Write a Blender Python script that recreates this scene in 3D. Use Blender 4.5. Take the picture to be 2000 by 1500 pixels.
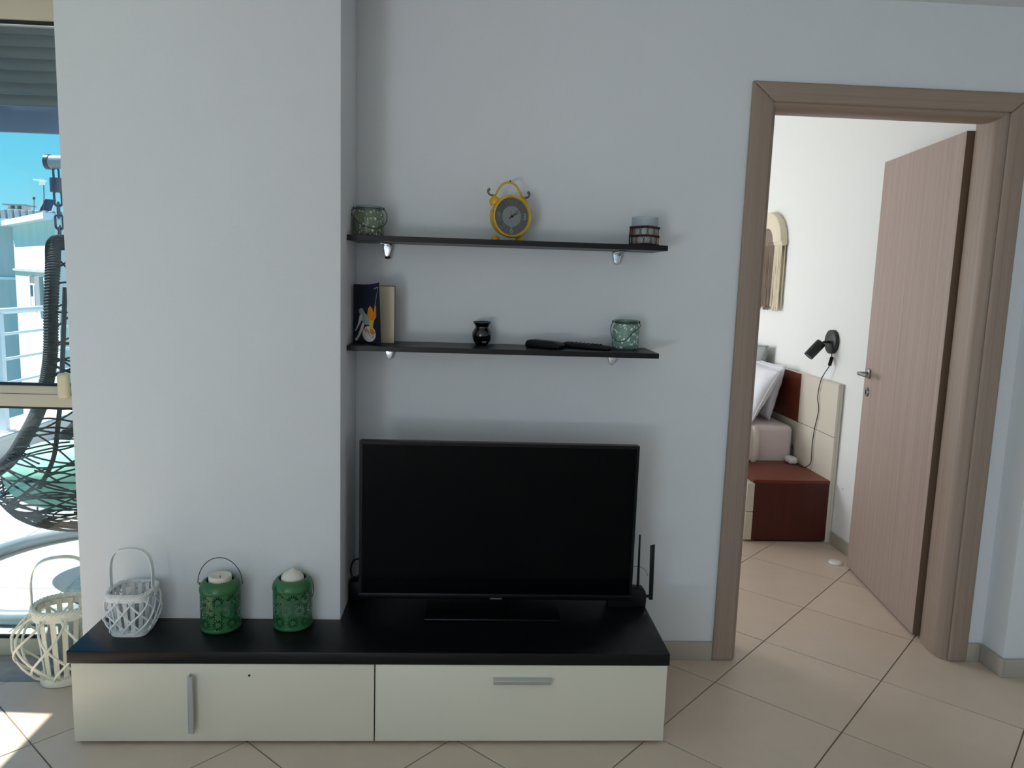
import bpy, bmesh, math, random
from mathutils import Vector, Matrix
random.seed(7)
PI = math.pi
for o in list(bpy.data.objects):
    bpy.data.objects.remove(o, do_unlink=True)
S = bpy.context.scene
COL = S.collection

# ------------------------------------------------------------------ camera
F_PX, YAW, PIT, ROL, CAM_D, CAM_H = 1490.0, -0.05524, 0.13675, 0.03204, 2.75972, 1.4437
xh = Vector((math.cos(YAW), math.sin(YAW), 0))
yh = Vector((-math.sin(YAW), math.cos(YAW), 0))
vh = yh * math.sin(PIT) + Vector((0, 0, 1)) * math.cos(PIT)
dh = yh * math.cos(PIT) - Vector((0, 0, 1)) * math.sin(PIT)
right = xh * math.cos(ROL) + vh * math.sin(ROL)
up = vh * math.cos(ROL) - xh * math.sin(ROL)
cd = bpy.data.cameras.new('camera')
cam = bpy.data.objects.new('camera', cd)
COL.objects.link(cam)
cam.matrix_world = Matrix(((right.x, up.x, -dh.x, 0), (right.y, up.y, -dh.y, -CAM_D), (right.z, up.z, -dh.z, CAM_H), (0, 0, 0, 1)))
cd.sensor_fit = 'HORIZONTAL'
cd.sensor_width = 36
cd.lens = F_PX / 2000 * 36
cd.clip_start = 0.05
cd.clip_end = 200
S.camera = cam

# ------------------------------------------------------------------ world, sun, window light, exposure
def lin(c):
    def g(v):
        v /= 255.0
        return v / 12.92 if v <= 0.04045 else ((v + 0.055) / 1.055) ** 2.4
    return (g(c[0]), g(c[1]), g(c[2]), 1.0)

W = bpy.data.worlds.new('sky')
S.world = W
W.use_nodes = True
nt = W.node_tree
nt.nodes.clear()
wo = nt.nodes.new('ShaderNodeOutputWorld')
bg = nt.nodes.new('ShaderNodeBackground')
tc = nt.nodes.new('ShaderNodeTexCoord')
sx = nt.nodes.new('ShaderNodeSeparateXYZ')
rp = nt.nodes.new('ShaderNodeValToRGB')
el = rp.color_ramp.elements
el[0].position = 0.0; el[0].color = lin((165, 226, 240))
el[1].position = 1.0; el[1].color = lin((58, 140, 222))
for p, c in ((0.10, (118, 216, 242)), (0.22, (74, 198, 240)), (0.45, (62, 165, 232))):
    e = el.new(p); e.color = lin(c)
nt.links.new(tc.outputs['Generated'], sx.inputs[0])
nt.links.new(sx.outputs['Z'], rp.inputs[0])
nt.links.new(rp.outputs[0], bg.inputs[0])
nt.links.new(bg.outputs[0], wo.inputs[0])
bg.inputs[1].default_value = 1.05

def add_light(name, kind, loc, energy, color, direction, **kw):
    l = bpy.data.lights.new(name, kind)
    l.energy = energy
    l.color = color
    for k, v in kw.items():
        setattr(l, k, v)
    o = bpy.data.objects.new(name, l)
    COL.objects.link(o)
    o.location = loc
    o.rotation_euler = Vector(direction).to_track_quat('-Z', 'Y').to_euler()
    return o

SUN_EL = math.radians(59.0)
sun_dir = (math.cos(SUN_EL) * 0.9975, -math.cos(SUN_EL) * 0.07, -math.sin(SUN_EL))
add_light('sun', 'SUN', (-6, 1, 8), 10.5, (1.0, 0.93, 0.82), sun_dir, angle=0.0093)
# area lamps for daylight at left wall and bedroom windows, plus an added upward fill
add_light('window_daylight', 'AREA', (-2.27, -5.90, 1.06), 50, (0.38, 0.67, 1.0), (1, 0, 0), shape='RECTANGLE', size=2.5, size_y=1.9)
add_light('bounce_fill', 'AREA', (-2.07, -5.90, 0.32), 78, (0.98, 0.965, 0.92), (0.45, 0, 0.89), shape='RECTANGLE', size=2.5, size_y=0.44)  # added lamp inside the room, standing in for sunlight bounced up to the ceiling
add_light('bedroom_daylight', 'AREA', (-1.09, 2.95, 1.35), 58, (0.93, 0.95, 1.0), (1, 0, 0), shape='RECTANGLE', size=1.56, size_y=1.46)

vs = S.view_settings
vs.view_transform = 'Standard'
vs.look = 'None'
vs.exposure = 0.0
vs.gamma = 1.0
vs.use_curve_mapping = False

# ------------------------------------------------------------------ materials
def _mat(name):
    m = bpy.data.materials.new(name)
    m.use_nodes = True
    n = m.node_tree
    return m, n, n.nodes['Principled BSDF']

def pm(name, rgb, rough=0.5, metal=0.0, spec=0.5, var=0.0, vscale=8.0, bump=0.0, bscale=200.0, rand=0.0, stretch=None, coat=0.0, sub=0.0):
    """plain principled material with optional colour variation, fine relief and per-object shade"""
    m, n, b = _mat(name)
    base = lin(rgb)
    b.inputs['Base Color'].default_value = base
    b.inputs['Roughness'].default_value = rough
    b.inputs['Metallic'].default_value = metal
    b.inputs['Specular IOR Level'].default_value = spec
    if coat:
        b.inputs['Coat Weight'].default_value = coat
        b.inputs['Coat Roughness'].default_value = 0.05
    if sub:
        b.inputs['Subsurface Weight'].default_value = sub
        b.inputs['Subsurface Radius'].default_value = (0.02, 0.015, 0.01)
    col = None
    t = n.nodes.new('ShaderNodeTexCoord')
    src = t.outputs['Object']
    if stretch:
        mp = n.nodes.new('ShaderNodeMapping')
        mp.inputs['Scale'].default_value = stretch
        n.links.new(src, mp.inputs[0])
        src = mp.outputs[0]
    if var or rand:
        hs = n.nodes.new('ShaderNodeHueSaturation')
        hs.inputs['Color'].default_value = base
        add = n.nodes.new('ShaderNodeMath'); add.operation = 'ADD'
        add.inputs[0].default_value = 1.0; add.inputs[1].default_value = 0.0
        if var:
            tx = n.nodes.new('ShaderNodeTexNoise')
            tx.inputs['Scale'].default_value = vscale
            tx.inputs['Detail'].default_value = 5
            tx.inputs['Roughness'].default_value = 0.65
            n.links.new(src, tx.inputs['Vector'])
            mr = n.nodes.new('ShaderNodeMapRange')
            mr.inputs[1].default_value = 0.25; mr.inputs[2].default_value = 0.75
            mr.inputs[3].default_value = 1 - var; mr.inputs[4].default_value = 1 + var
            n.links.new(tx.outputs[0], mr.inputs[0])
            n.links.new(mr.outputs[0], add.inputs[0])
        if rand:
            oi = n.nodes.new('ShaderNodeObjectInfo')
            m2 = n.nodes.new('ShaderNodeMapRange')
            m2.inputs[3].default_value = -rand; m2.inputs[4].default_value = rand
            n.links.new(oi.outputs['Random'], m2.inputs[0])
            n.links.new(m2.outputs[0], add.inputs[1])
        n.links.new(add.outputs[0], hs.inputs['Value'])
        n.links.new(hs.outputs[0], b.inputs['Base Color'])
    if bump:
        tb = n.nodes.new('ShaderNodeTexNoise')
        tb.inputs['Scale'].default_value = bscale
        tb.inputs['Detail'].default_value = 3
        n.links.new(src, tb.inputs['Vector'])
        bp = n.nodes.new('ShaderNodeBump')
        bp.inputs['Strength'].default_value = bump
        bp.inputs['Distance'].default_value = 0.002
        n.links.new(tb.outputs[0], bp.inputs['Height'])
        n.links.new(bp.outputs[0], b.inputs['Normal'])
    return m

def glass(name, tint, gloss=0.06, fog=0.0, fogcol=(200, 210, 205)):
    """thin clear glass: straight-through light with a Fresnel-weighted reflection"""
    m = bpy.data.materials.new(name)
    m.use_nodes = True
    n = m.node_tree
    n.nodes.clear()
    out = n.nodes.new('ShaderNodeOutputMaterial')
    tr = n.nodes.new('ShaderNodeBsdfTransparent')
    tr.inputs[0].default_value = (tint[0], tint[1], tint[2], 1)
    gl = n.nodes.new('ShaderNodeBsdfGlossy')
    gl.inputs['Roughness'].default_value = 0.02
    ly = n.nodes.new('ShaderNodeLayerWeight')
    ly.inputs[0].default_value = 0.5
    pw = n.nodes.new('ShaderNodeMath'); pw.operation = 'POWER'; pw.inputs[1].default_value = 5.0
    n.links.new(ly.outputs['Facing'], pw.inputs[0])
    lw = n.nodes.new('ShaderNodeMath'); lw.operation = 'MULTIPLY_ADD'
    lw.inputs[1].default_value = 0.9; lw.inputs[2].default_value = 0.04
    n.links.new(pw.outputs[0], lw.inputs[0])
    mx = n.nodes.new('ShaderNodeMixShader')
    n.links.new(lw.outputs[0], mx.inputs[0])
    n.links.new(tr.outputs[0], mx.inputs[1])
    n.links.new(gl.outputs[0], mx.inputs[2])
    last = mx.outputs[0]
    if fog:
        df = n.nodes.new('ShaderNodeBsdfDiffuse')
        df.inputs[0].default_value = lin(fogcol)
        m2 = n.nodes.new('ShaderNodeMixShader')
        m2.inputs[0].default_value = fog
        n.links.new(last, m2.inputs[1])
        n.links.new(df.outputs[0], m2.inputs[2])
        last = m2.outputs[0]
    n.links.new(last, out.inputs[0])
    return m

def leaf_glass(name, glass_rgb, leaf_rgb, scale, thresh, fog=0.45):
    """tinted jar glass printed with small pale leaves"""
    m = glass(name, (0.80, 0.88, 0.80), fog=fog, fogcol=glass_rgb)
    n = m.node_tree
    out = [x for x in n.nodes if x.type == 'OUTPUT_MATERIAL'][0]
    cur = out.inputs[0].links[0].from_socket
    t = n.nodes.new('ShaderNodeTexCoord')
    nz = n.nodes.new('ShaderNodeTexNoise'); nz.inputs['Scale'].default_value = 45
    mixv = n.nodes.new('ShaderNodeMixRGB'); mixv.inputs[0].default_value = 0.022
    n.links.new(t.outputs['Object'], nz.inputs['Vector'])
    n.links.new(t.outputs['Object'], mixv.inputs[1])
    n.links.new(nz.outputs['Color'], mixv.inputs[2])
    mp = n.nodes.new('ShaderNodeMapping'); mp.inputs['Scale'].default_value = (1.3, 1.3, 0.8)
    mp.inputs['Rotation'].default_value = (0.5, 0.6, 0.2)
    n.links.new(mixv.outputs[0], mp.inputs[0])
    vo = n.nodes.new('ShaderNodeTexVoronoi'); vo.inputs['Scale'].default_value = scale
    n.links.new(mp.outputs[0], vo.inputs['Vector'])
    lt = n.nodes.new('ShaderNodeMath'); lt.operation = 'LESS_THAN'; lt.inputs[1].default_value = thresh
    n.links.new(vo.outputs['Distance'], lt.inputs[0])
    df = n.nodes.new('ShaderNodeBsdfDiffuse'); df.inputs[0].default_value = lin(leaf_rgb)
    mx = n.nodes.new('ShaderNodeMixShader')
    n.links.new(lt.outputs[0], mx.inputs[0]); n.links.new(cur, mx.inputs[1]); n.links.new(df.outputs[0], mx.inputs[2])
    n.links.new(mx.outputs[0], out.inputs[0])
    return m

def wood(name, rgb_a, rgb_b, axis, rough=0.5, fine=120.0, spec=0.4):
    """straight fine grain running along one object axis"""
    m, n, b = _mat(name)
    t = n.nodes.new('ShaderNodeTexCoord')
    mp = n.nodes.new('ShaderNodeMapping')
    sc = [fine, fine, fine]
    sc[axis] = fine * 0.012
    mp.inputs['Scale'].default_value = sc
    n.links.new(t.outputs['Object'], mp.inputs[0])
    a = n.nodes.new('ShaderNodeTexNoise'); a.inputs['Scale'].default_value = 1.0; a.inputs['Detail'].default_value = 6; a.inputs['Roughness'].default_value = 0.7
    c = n.nodes.new('ShaderNodeTexNoise'); c.inputs['Scale'].default_value = 0.45; c.inputs['Detail'].default_value = 2
    n.links.new(mp.outputs[0], a.inputs['Vector']); n.links.new(mp.outputs[0], c.inputs['Vector'])
    ad = n.nodes.new('ShaderNodeMath'); ad.operation = 'ADD'
    n.links.new(a.outputs[0], ad.inputs[0]); n.links.new(c.outputs[0], ad.inputs[1])
    r = n.nodes.new('ShaderNodeValToRGB')
    r.color_ramp.elements[0].position = 0.22; r.color_ramp.elements[0].color = lin(rgb_a)
    r.color_ramp.elements[1].position = 0.80; r.color_ramp.elements[1].color = lin(rgb_b)
    hf = n.nodes.new('ShaderNodeMath'); hf.operation = 'MULTIPLY'; hf.inputs[1].default_value = 0.5
    n.links.new(ad.outputs[0], hf.inputs[0]); n.links.new(hf.outputs[0], r.inputs[0])
    n.links.new(r.outputs[0], b.inputs['Base Color'])
    b.inputs['Roughness'].default_value = rough
    b.inputs['Specular IOR Level'].default_value = spec
    bp = n.nodes.new('ShaderNodeBump'); bp.inputs['Strength'].default_value = 0.08; bp.inputs['Distance'].default_value = 0.001
    n.links.new(a.outputs[0], bp.inputs['Height']); n.links.new(bp.outputs[0], b.inputs['Normal'])
    return m

M = {}
M['wall'] = pm('wall_paint', (223, 224, 226), 0.85, spec=0.2, var=0.012, vscale=3, bump=0.25, bscale=260)
M['bedwall'] = pm('bedroom_wall_paint', (234, 234, 230), 0.85, spec=0.2, bump=0.15, bscale=260)
M['ceiling'] = pm('ceiling_paint', (228, 229, 226), 0.9, spec=0.1)
M['tile'] = pm('floor_tile_glaze', (218, 198, 178), 0.36, var=0.05, vscale=5, rand=0.025, bump=0.03, bscale=90)
M['grout'] = pm('floor_grout', (128, 112, 98), 0.9)
M['skirt'] = pm('baseboard_tile', (172, 164, 150), 0.4, var=0.03, vscale=6)
M['marble'] = pm('marble_threshold', (150, 145, 138), 0.4, var=0.25, vscale=14)
M['frame'] = pm('window_frame_beige', (205, 194, 172), 0.45, var=0.02, vscale=30, stretch=(1, 20, 20))
M['gasket'] = pm('rubber_gasket', (18, 20, 22), 0.6)
M['shutter'] = pm('shutter_slat', (98, 108, 114), 0.55)
M['shutbar'] = pm('shutter_bottom_bar', (92, 116, 150), 0.5)
M['winglass'] = glass('window_glass', (0.955, 0.99, 1.0))
M['plastic_cream'] = pm('cream_plastic', (226, 212, 172), 0.4)
M['doorV'] = wood('door_laminate_vertical', (150, 130, 120), (184, 164, 152), 2)
M['doorH'] = wood('door_laminate_horizontal', (138, 118, 102), (170, 150, 133), 0)
M['casV'] = wood('casing_laminate_vertical', (138, 118, 104), (172, 152, 137), 2)
M['doorEdge'] = wood('door_edge_band', (92, 70, 54), (118, 94, 74), 2)
M['black_wood'] = wood('black_oak_laminate', (7, 7, 9), (17, 17, 19), 0, rough=0.36, fine=60, spec=0.26)
M['cab'] = pm('cream_lacquer', (220, 213, 194), 0.32, var=0.01, vscale=2)
M['alu'] = pm('brushed_aluminium', (200, 203, 205), 0.28, metal=0.9, var=0.03, vscale=40)
M['chrome'] = pm('chrome', (205, 210, 215), 0.12, metal=1.0)
M['steel'] = pm('satin_steel', (150, 150, 148), 0.3, metal=1.0)
M['dark'] = pm('dark_void', (12, 12, 12), 0.8)
M['tvframe'] = pm('tv_black_plastic', (6, 7, 9), 0.35, spec=0.2)
M['screen'] = pm('tv_screen', (2, 3, 5), 0.10, spec=0.09)
M['blackp'] = pm('black_plastic', (9, 10, 12), 0.45, var=0.05, spec=0.3)
M['blackr'] = pm('black_rubber', (20, 20, 21), 0.6)
M['highlight'] = pm('highlight_white', (225, 225, 220), 0.5)  # pale colour of the highlight painted on the television's edge
M['greywire'] = pm('grey_wire', (120, 120, 118), 0.5)
M['yellow'] = pm('yellow_enamel', (226, 172, 18), 0.38, var=0.08, vscale=30)
M['bezel'] = pm('yellow_enamel_worn', (214, 172, 50), 0.4, var=0.14, vscale=50)
M['patina'] = pm('patina_metal', (110, 112, 92), 0.5, metal=0.6)
M['wear'] = pm('chipped_enamel', (62, 26, 18), 0.8)
M['dial'] = pm('clock_dial_dark', (74, 76, 78), 0.6, var=0.2, vscale=60)
M['dial2'] = pm('clock_dial_pale', (132, 138, 132), 0.6, var=0.12, vscale=60)
M['num_a'] = pm('numeral_slate', (24, 32, 46), 0.6)
M['num_b'] = pm('numeral_plum', (116, 44, 60), 0.6)
M['num_c'] = pm('numeral_ochre', (150, 120, 60), 0.6)
M['num_d'] = pm('numeral_pale', (158, 166, 160), 0.6)
M['jar1'] = leaf_glass('jar_glass_olive', (150, 158, 132), (206, 210, 198), 85, 0.30, 0.34)
M['jar2'] = leaf_glass('jar_glass_sage', (160, 188, 174), (226, 234, 230), 88, 0.34, 0.48)
M['jarclear'] = glass('jar_glass_clear', (0.78, 0.86, 0.82), fog=0.18, fogcol=(120, 140, 130))
M['cup'] = glass('cup_glass', (0.90, 0.93, 0.95), fog=0.30, fogcol=(196, 202, 206))
M['clear'] = glass('insert_glass', (0.93, 0.95, 0.96), fog=0.12, fogcol=(200, 208, 214))
M['wire'] = pm('dark_wire', (58, 58, 56), 0.4, metal=0.8)
M['rope'] = pm('maroon_rope', (62, 26, 30), 0.9, bump=0.6, bscale=500)
M['twine'] = pm('brown_twine', (112, 84, 50), 0.9)
M['wax'] = pm('cream_wax', (226, 220, 204), 0.45, sub=0.15)
M['wax2'] = pm('beige_wax', (196, 178, 150), 0.5)
M['wick'] = pm('wick', (40, 36, 32), 0.9)
M['cover'] = pm('navy_cover', (16, 22, 44), 0.4)
M['page'] = pm('cream_paper', (204, 190, 166), 0.8, var=0.03)
M['ill_w'] = pm('print_white', (212, 208, 200), 0.6)
M['ill_o'] = pm('print_orange', (206, 128, 28), 0.6, var=0.15, vscale=60)
M['ill_y'] = pm('print_yellow', (206, 172, 50), 0.6)
M['ill_r'] = pm('print_red', (150, 38, 30), 0.6)
M['ill_g'] = pm('print_grey', (150, 158, 158), 0.6)
M['ceramic'] = pm('black_ceramic', (8, 9, 12), 0.12, coat=0.6, var=0.3, vscale=80)
M['ceramic2'] = pm('slate_glaze', (70, 90, 98), 0.2, coat=0.4)
M['sticker'] = pm('price_sticker', (170, 168, 160), 0.6)
M['wicker'] = pm('white_wicker', (234, 234, 232), 0.75, var=0.06, vscale=50, bump=0.3, bscale=240)
M['wicker2'] = pm('wicker_sunlit', (246, 240, 220), 0.75, var=0.06, vscale=50, bump=0.3, bscale=240)  # white wicker with warm sunlight put into its colour
M['green'] = pm('green_enamel', (50, 104, 62), 0.3, var=0.03, spec=0.5)
M['greenwire'] = pm('dark_green_wire', (30, 48, 44), 0.4)
M['cherry'] = wood('cherry_laminate', (92, 36, 20), (122, 52, 28), 1, rough=0.4, fine=30)
M['cherryV'] = wood('cherry_laminate_vertical', (62, 20, 14), (86, 32, 22), 2, rough=0.4, fine=30)
M['panel'] = pm('ivory_panel', (214, 205, 188), 0.45)
M['sheet'] = pm('white_sheet', (226, 226, 230), 0.85, bump=1.0, bscale=13)
M['pinksheet'] = pm('pale_pink_sheet', (224, 210, 208), 0.85, bump=0.9, bscale=14, stretch=(1, 1, 4))
M['duvet'] = pm('cream_duvet', (224, 214, 204), 0.9, bump=0.6, bscale=30)
M['greypillow'] = pm('grey_pillowcase', (150, 154, 152), 0.9, bump=0.3, bscale=25)
M['matblack'] = pm('matte_black_metal', (14, 15, 16), 0.45)
M['lampglass'] = pm('lamp_diffuser', (120, 126, 138), 0.4)
M['macrame'] = pm('cream_cotton', (226, 214, 188), 0.95, bump=0.8, bscale=220)
M['macrame2'] = pm('taupe_cotton', (134, 118, 104), 0.95, bump=0.8, bscale=220)
M['whitep'] = pm('white_plastic', (230, 230, 228), 0.35)
M['terrace'] = pm('white_terrace_tile', (170, 178, 180), 0.55, var=0.03, vscale=3, rand=0.02)
M['kerb'] = pm('kerb_render', (196, 194, 190), 0.8, var=0.03)
M['kerbtop'] = pm('kerb_coping', (190, 190, 184), 0.6)
M['railp'] = pm('rail_paint', (196, 208, 214), 0.4)
M['rattan'] = pm('dark_teal_rattan', (16, 36, 44), 0.8, var=0.15, vscale=60, bump=0.6, bscale=160)
M['strand'] = pm('rattan_strand', (14, 32, 38), 0.75, spec=0.2)
M['chain'] = pm('chain_steel', (36, 54, 80), 0.4)
M['stand'] = pm('stand_powder_coat', (120, 140, 150), 0.35)
M['mint'] = pm('mint_cushion', (150, 218, 202), 0.9, bump=0.3, bscale=14)
M['facade'] = pm('weathered_facade', (228, 220, 206), 0.9, var=0.10, vscale=1.4, stretch=(2.2, 2.2, 0.35))
M['facade2'] = pm('weathered_facade_grey', (196, 190, 186), 0.9, var=0.14, vscale=1.4, stretch=(2.2, 2.2, 0.35))
M['ledge'] = pm('white_cornice', (236, 240, 240), 0.7)
M['rib'] = pm('corrugated_parapet', (140, 150, 158), 0.8, var=0.15, vscale=3)
M['farwin'] = pm('far_window_glass', (40, 44, 46), 0.2)
M['farframe'] = pm('far_window_frame', (228, 228, 222), 0.6)
M['reveal'] = pm('window_reveal', (150, 156, 160), 0.8)
M['blind'] = pm('far_blind', (126, 122, 112), 0.8)
M['solar'] = pm('solar_panel', (44, 60, 96), 0.2)
M['antenna'] = pm('antenna_metal', (226, 230, 228), 0.4)
M['tubes'] = pm('dark_tube', (60, 70, 80), 0.4)

# ------------------------------------------------------------------ mesh builder
class B:
    def __init__(s):
        s.v = []; s.f = []
    def box(s, x0, x1, y0, y1, z0, z1):
        b = len(s.v)
        s.v += [(x0, y0, z0), (x1, y0, z0), (x1, y1, z0), (x0, y1, z0), (x0, y0, z1), (x1, y0, z1), (x1, y1, z1), (x0, y1, z1)]
        s.f += [tuple(b + i for i in q) for q in ((3, 2, 1, 0), (4, 5, 6, 7), (0, 1, 5, 4), (1, 2, 6, 5), (2, 3, 7, 6), (3, 0, 4, 7))]
        return s
    def prism(s, poly, axis, a0, a1):
        """poly: 2D points; axis 0: (y,z) along x; 1: (x,z) along y; 2: (x,y) along z"""
        def p3(p, a):
            return (a, p[0], p[1]) if axis == 0 else ((p[0], a, p[1]) if axis == 1 else (p[0], p[1], a))
        b = len(s.v); n = len(poly)
        s.v += [p3(p, a0) for p in poly] + [p3(p, a1) for p in poly]
        s.f.append(tuple(b + i for i in range(n)))
        s.f.append(tuple(b + n + i for i in reversed(range(n))))
        for i in range(n):
            j = (i + 1) % n
            s.f.append((b + j, b + i, b + n + i, b + n + j))
        return s
    def lathe(s, prof, n=32, c=(0, 0, 0), axis=2, sq=None):
        """revolve (r,h) profile; axis 2 vertical, 1 along y, 0 along x; sq: superellipse power for a squarish section"""
        b = len(s.v); rings = []
        for r, h in prof:
            if r <= 1e-6:
                rings.append([len(s.v)]); s.v.append(s._ax(0, 0, h, c, axis)); continue
            ring = []
            for k in range(n):
                a = 2 * PI * k / n
                ca, sa = math.cos(a), math.sin(a)
                m = 1.0
                if sq:
                    m = 1.0 / ((abs(ca) ** sq + abs(sa) ** sq) ** (1.0 / sq))
                ring.append(len(s.v)); s.v.append(s._ax(r * ca * m, r * sa * m, h, c, axis))
            rings.append(ring)
        for p, q in zip(rings, rings[1:]):
            if len(p) == 1 and len(q) == 1: continue
            for k in range(n):
                l = (k + 1) % n
                if len(p) == 1: s.f.append((p[0], q[l], q[k])[::-1])
                elif len(q) == 1: s.f.append((p[k], p[l], q[0]))
                else: s.f.append((p[k], p[l], q[l], q[k]))
        return s
    @staticmethod
    def _ax(x, y, h, c, axis):
        if axis == 2: return (c[0] + x, c[1] + y, c[2] + h)
        if axis == 1: return (c[0] + x, c[1] + h, c[2] + y)
        return (c[0] + h, c[1] + x, c[2] + y)
    def tube(s, pts, r, n=8, closed=False):
        P = [Vector(p) for p in pts]
        m = len(P)
        R = r if isinstance(r, (list, tuple)) else [r] * m
        T = []
        for i in range(m):
            a = P[i - 1] if (i > 0 or closed) else P[i]
            c = P[(i + 1) % m] if (i < m - 1 or closed) else P[i]
            d = c - a
            T.append(d.normalized() if d.length > 1e-9 else Vector((0, 0, 1)))
        up = Vector((0, 0, 1)) if abs(T[0].z) < 0.9 else Vector((1, 0, 0))
        N = (up - T[0] * up.dot(T[0])).normalized()
        b = len(s.v)
        for i in range(m):
            if i > 0:
                N = (N - T[i] * N.dot(T[i]))
                N = N.normalized() if N.length > 1e-6 else Vector((1, 0, 0))
            Bn = T[i].cross(N)
            for k in range(n):
                a = 2 * PI * k / n
                s.v.append(tuple(P[i] + (N * math.cos(a) + Bn * math.sin(a)) * R[i]))
        for i in range(m if closed else m - 1):
            j = (i + 1) % m
            for k in range(n):
                l = (k + 1) % n
                s.f.append((b + i * n + k, b + i * n + l, b + j * n + l, b + j * n + k))
        if not closed:
            s.f.append(tuple(b + k for k in reversed(range(n))))
            s.f.append(tuple(b + (m - 1) * n + k for k in range(n)))
        return s
    def ribbon(s, pts, side, w, t):
        """flat strip along pts; side = width direction (vector or list), w width, t thickness"""
        P = [Vector(p) for p in pts]; m = len(P); b = len(s.v)
        for i in range(m):
            d = (P[min(i + 1, m - 1)] - P[max(i - 1, 0)]).normalized()
            sd = Vector(side[i] if isinstance(side, list) else side)
            sd = (sd - d * sd.dot(d)).normalized()
            nn = d.cross(sd)
            for a, c in ((-1, -1), (1, -1), (1, 1), (-1, 1)):
                s.v.append(tuple(P[i] + sd * a * w / 2 + nn * c * t / 2))
        for i in range(m - 1):
            for k in range(4):
                l = (k + 1) % 4
                s.f.append((b + i * 4 + k, b + i * 4 + l, b + i * 4 + 4 + l, b + i * 4 + 4 + k))
        s.f.append((b + 3, b + 2, b + 1, b)); e = b + (m - 1) * 4
        s.f.append((e, e + 1, e + 2, e + 3))
        return s
    def sphere(s, c, r, n=14, m=8, sc=(1, 1, 1)):
        prof = [(math.sin(PI * i / m), -math.cos(PI * i / m)) for i in range(m + 1)]
        k0 = len(s.v)
        s.lathe([(0 if i in (0, m) else p[0], p[1]) for i, p in enumerate(prof)], n)
        for i in range(k0, len(s.v)):
            v = s.v[i]
            s.v[i] = (c[0] + v[0] * r * sc[0], c[1] + v[1] * r * sc[1], c[2] + v[2] * r * sc[2])
        return s
    def xf(s, mat, start=0):
        for i in range(start, len(s.v)):
            s.v[i] = tuple(mat @ Vector(s.v[i]))
        return s
    def build(s, name, mat, parent=None, smooth=None, bevel=0.0, seg=2, w=False, doubles=False):
        me = bpy.data.meshes.new(name)
        off = parent.location if (w and parent) else Vector((0, 0, 0))
        if w and parent and parent.parent:
            off = off + parent.parent.location
        me.from_pydata([tuple(Vector(v) - off) for v in s.v], [], s.f)
        bm = bmesh.new(); bm.from_mesh(me)
        if doubles: bmesh.ops.remove_doubles(bm, verts=bm.verts, dist=1e-5)
        bmesh.ops.recalc_face_normals(bm, faces=bm.faces)
        if bevel:
            ed = [e for e in bm.edges if len(e.link_faces) == 2 and e.calc_face_angle(0) > 0.5]
            bmesh.ops.bevel(bm, geom=ed, offset=bevel, segments=seg, affect='EDGES', profile=0.5, clamp_overlap=True)
        bm.to_mesh(me); bm.free()
        me.materials.append(M[mat] if isinstance(mat, str) else mat)
        if smooth is not None or bevel:
            me.shade_smooth()
            me.set_sharp_from_angle(angle=math.radians(smooth if smooth else 40))
        o = bpy.data.objects.new(name, me)
        COL.objects.link(o)
        if parent: o.parent = parent
        return o

def root(name, loc=(0, 0, 0), rz=0.0):
    o = bpy.data.objects.new(name, None)
    o.empty_display_size = 0.05
    COL.objects.link(o)
    o.location = loc
    o.rotation_euler = (0, 0, rz)
    return o
def tag(o, label=None, cat=None, group=None, kind=None):
    if label: o['label'] = label
    if cat: o['category'] = cat
    if group: o['group'] = group
    if kind: o['kind'] = kind
    return o
def thing(name, label, cat, loc=(0, 0, 0), rz=0.0, group=None):
    return tag(root(name, loc, rz), label, cat, group)
def structure(o, label=None, cat=None):
    return tag(o, label, cat, None, 'structure')
def box(name, mat, parent, x0, x1, y0, y1, z0, z1, bevel=0.0, w=False):
    return B().box(x0, x1, y0, y1, z0, z1).build(name, mat, parent, bevel=bevel, w=w)
def instance(o, parent, loc):
    c = o.copy(); COL.objects.link(c); c.parent = parent; c.location = loc
    return c
def smoothpath(pts, n=8, closed=False):
    P = [Vector(p) for p in pts]; m = len(P); out = []
    for i in range(m if closed else m - 1):
        g = (lambda k: P[k % m]) if closed else (lambda k: P[max(0, min(m - 1, k))])
        p0, p1, p2, p3 = g(i - 1), g(i), g(i + 1), g(i + 2)
        for k in range(n):
            t = k / n
            out.append(0.5 * ((2 * p1) + (p2 - p0) * t + (2 * p0 - 5 * p1 + 4 * p2 - p3) * t * t + (3 * p1 - p0 - 3 * p2 + p3) * t ** 3))
    if not closed: out.append(P[-1])
    return out
def text_mesh(txt, size, depth=0.0):
    cu = bpy.data.curves.new('lettering', 'FONT')
    cu.body = txt; cu.size = size; cu.align_x = 'CENTER'; cu.align_y = 'CENTER'; cu.extrude = depth
    cu.resolution_u = 3
    ob = bpy.data.objects.new('lettering', cu)
    COL.objects.link(ob)
    bpy.context.view_layer.update()
    me = bpy.data.meshes.new_from_object(ob.evaluated_get(bpy.context.evaluated_depsgraph_get()))
    bpy.data.objects.remove(ob, do_unlink=True)
    return me
def mesh_obj(name, me, mat, parent, mtx):
    me.transform(mtx)
    me.materials.clear(); me.materials.append(M[mat])
    o = bpy.data.objects.new(name, me); COL.objects.link(o); o.parent = parent
    return o

# ================================================================== THE SETTING
HC = 2.452
XL, XR, YB = -2.30, 3.6, -7.6          # living room: left wall, right wall, wall behind the camera
BX0, BX1, BY1, BH = -1.10, 2.09, 4.4, 2.78   # bedroom

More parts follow.
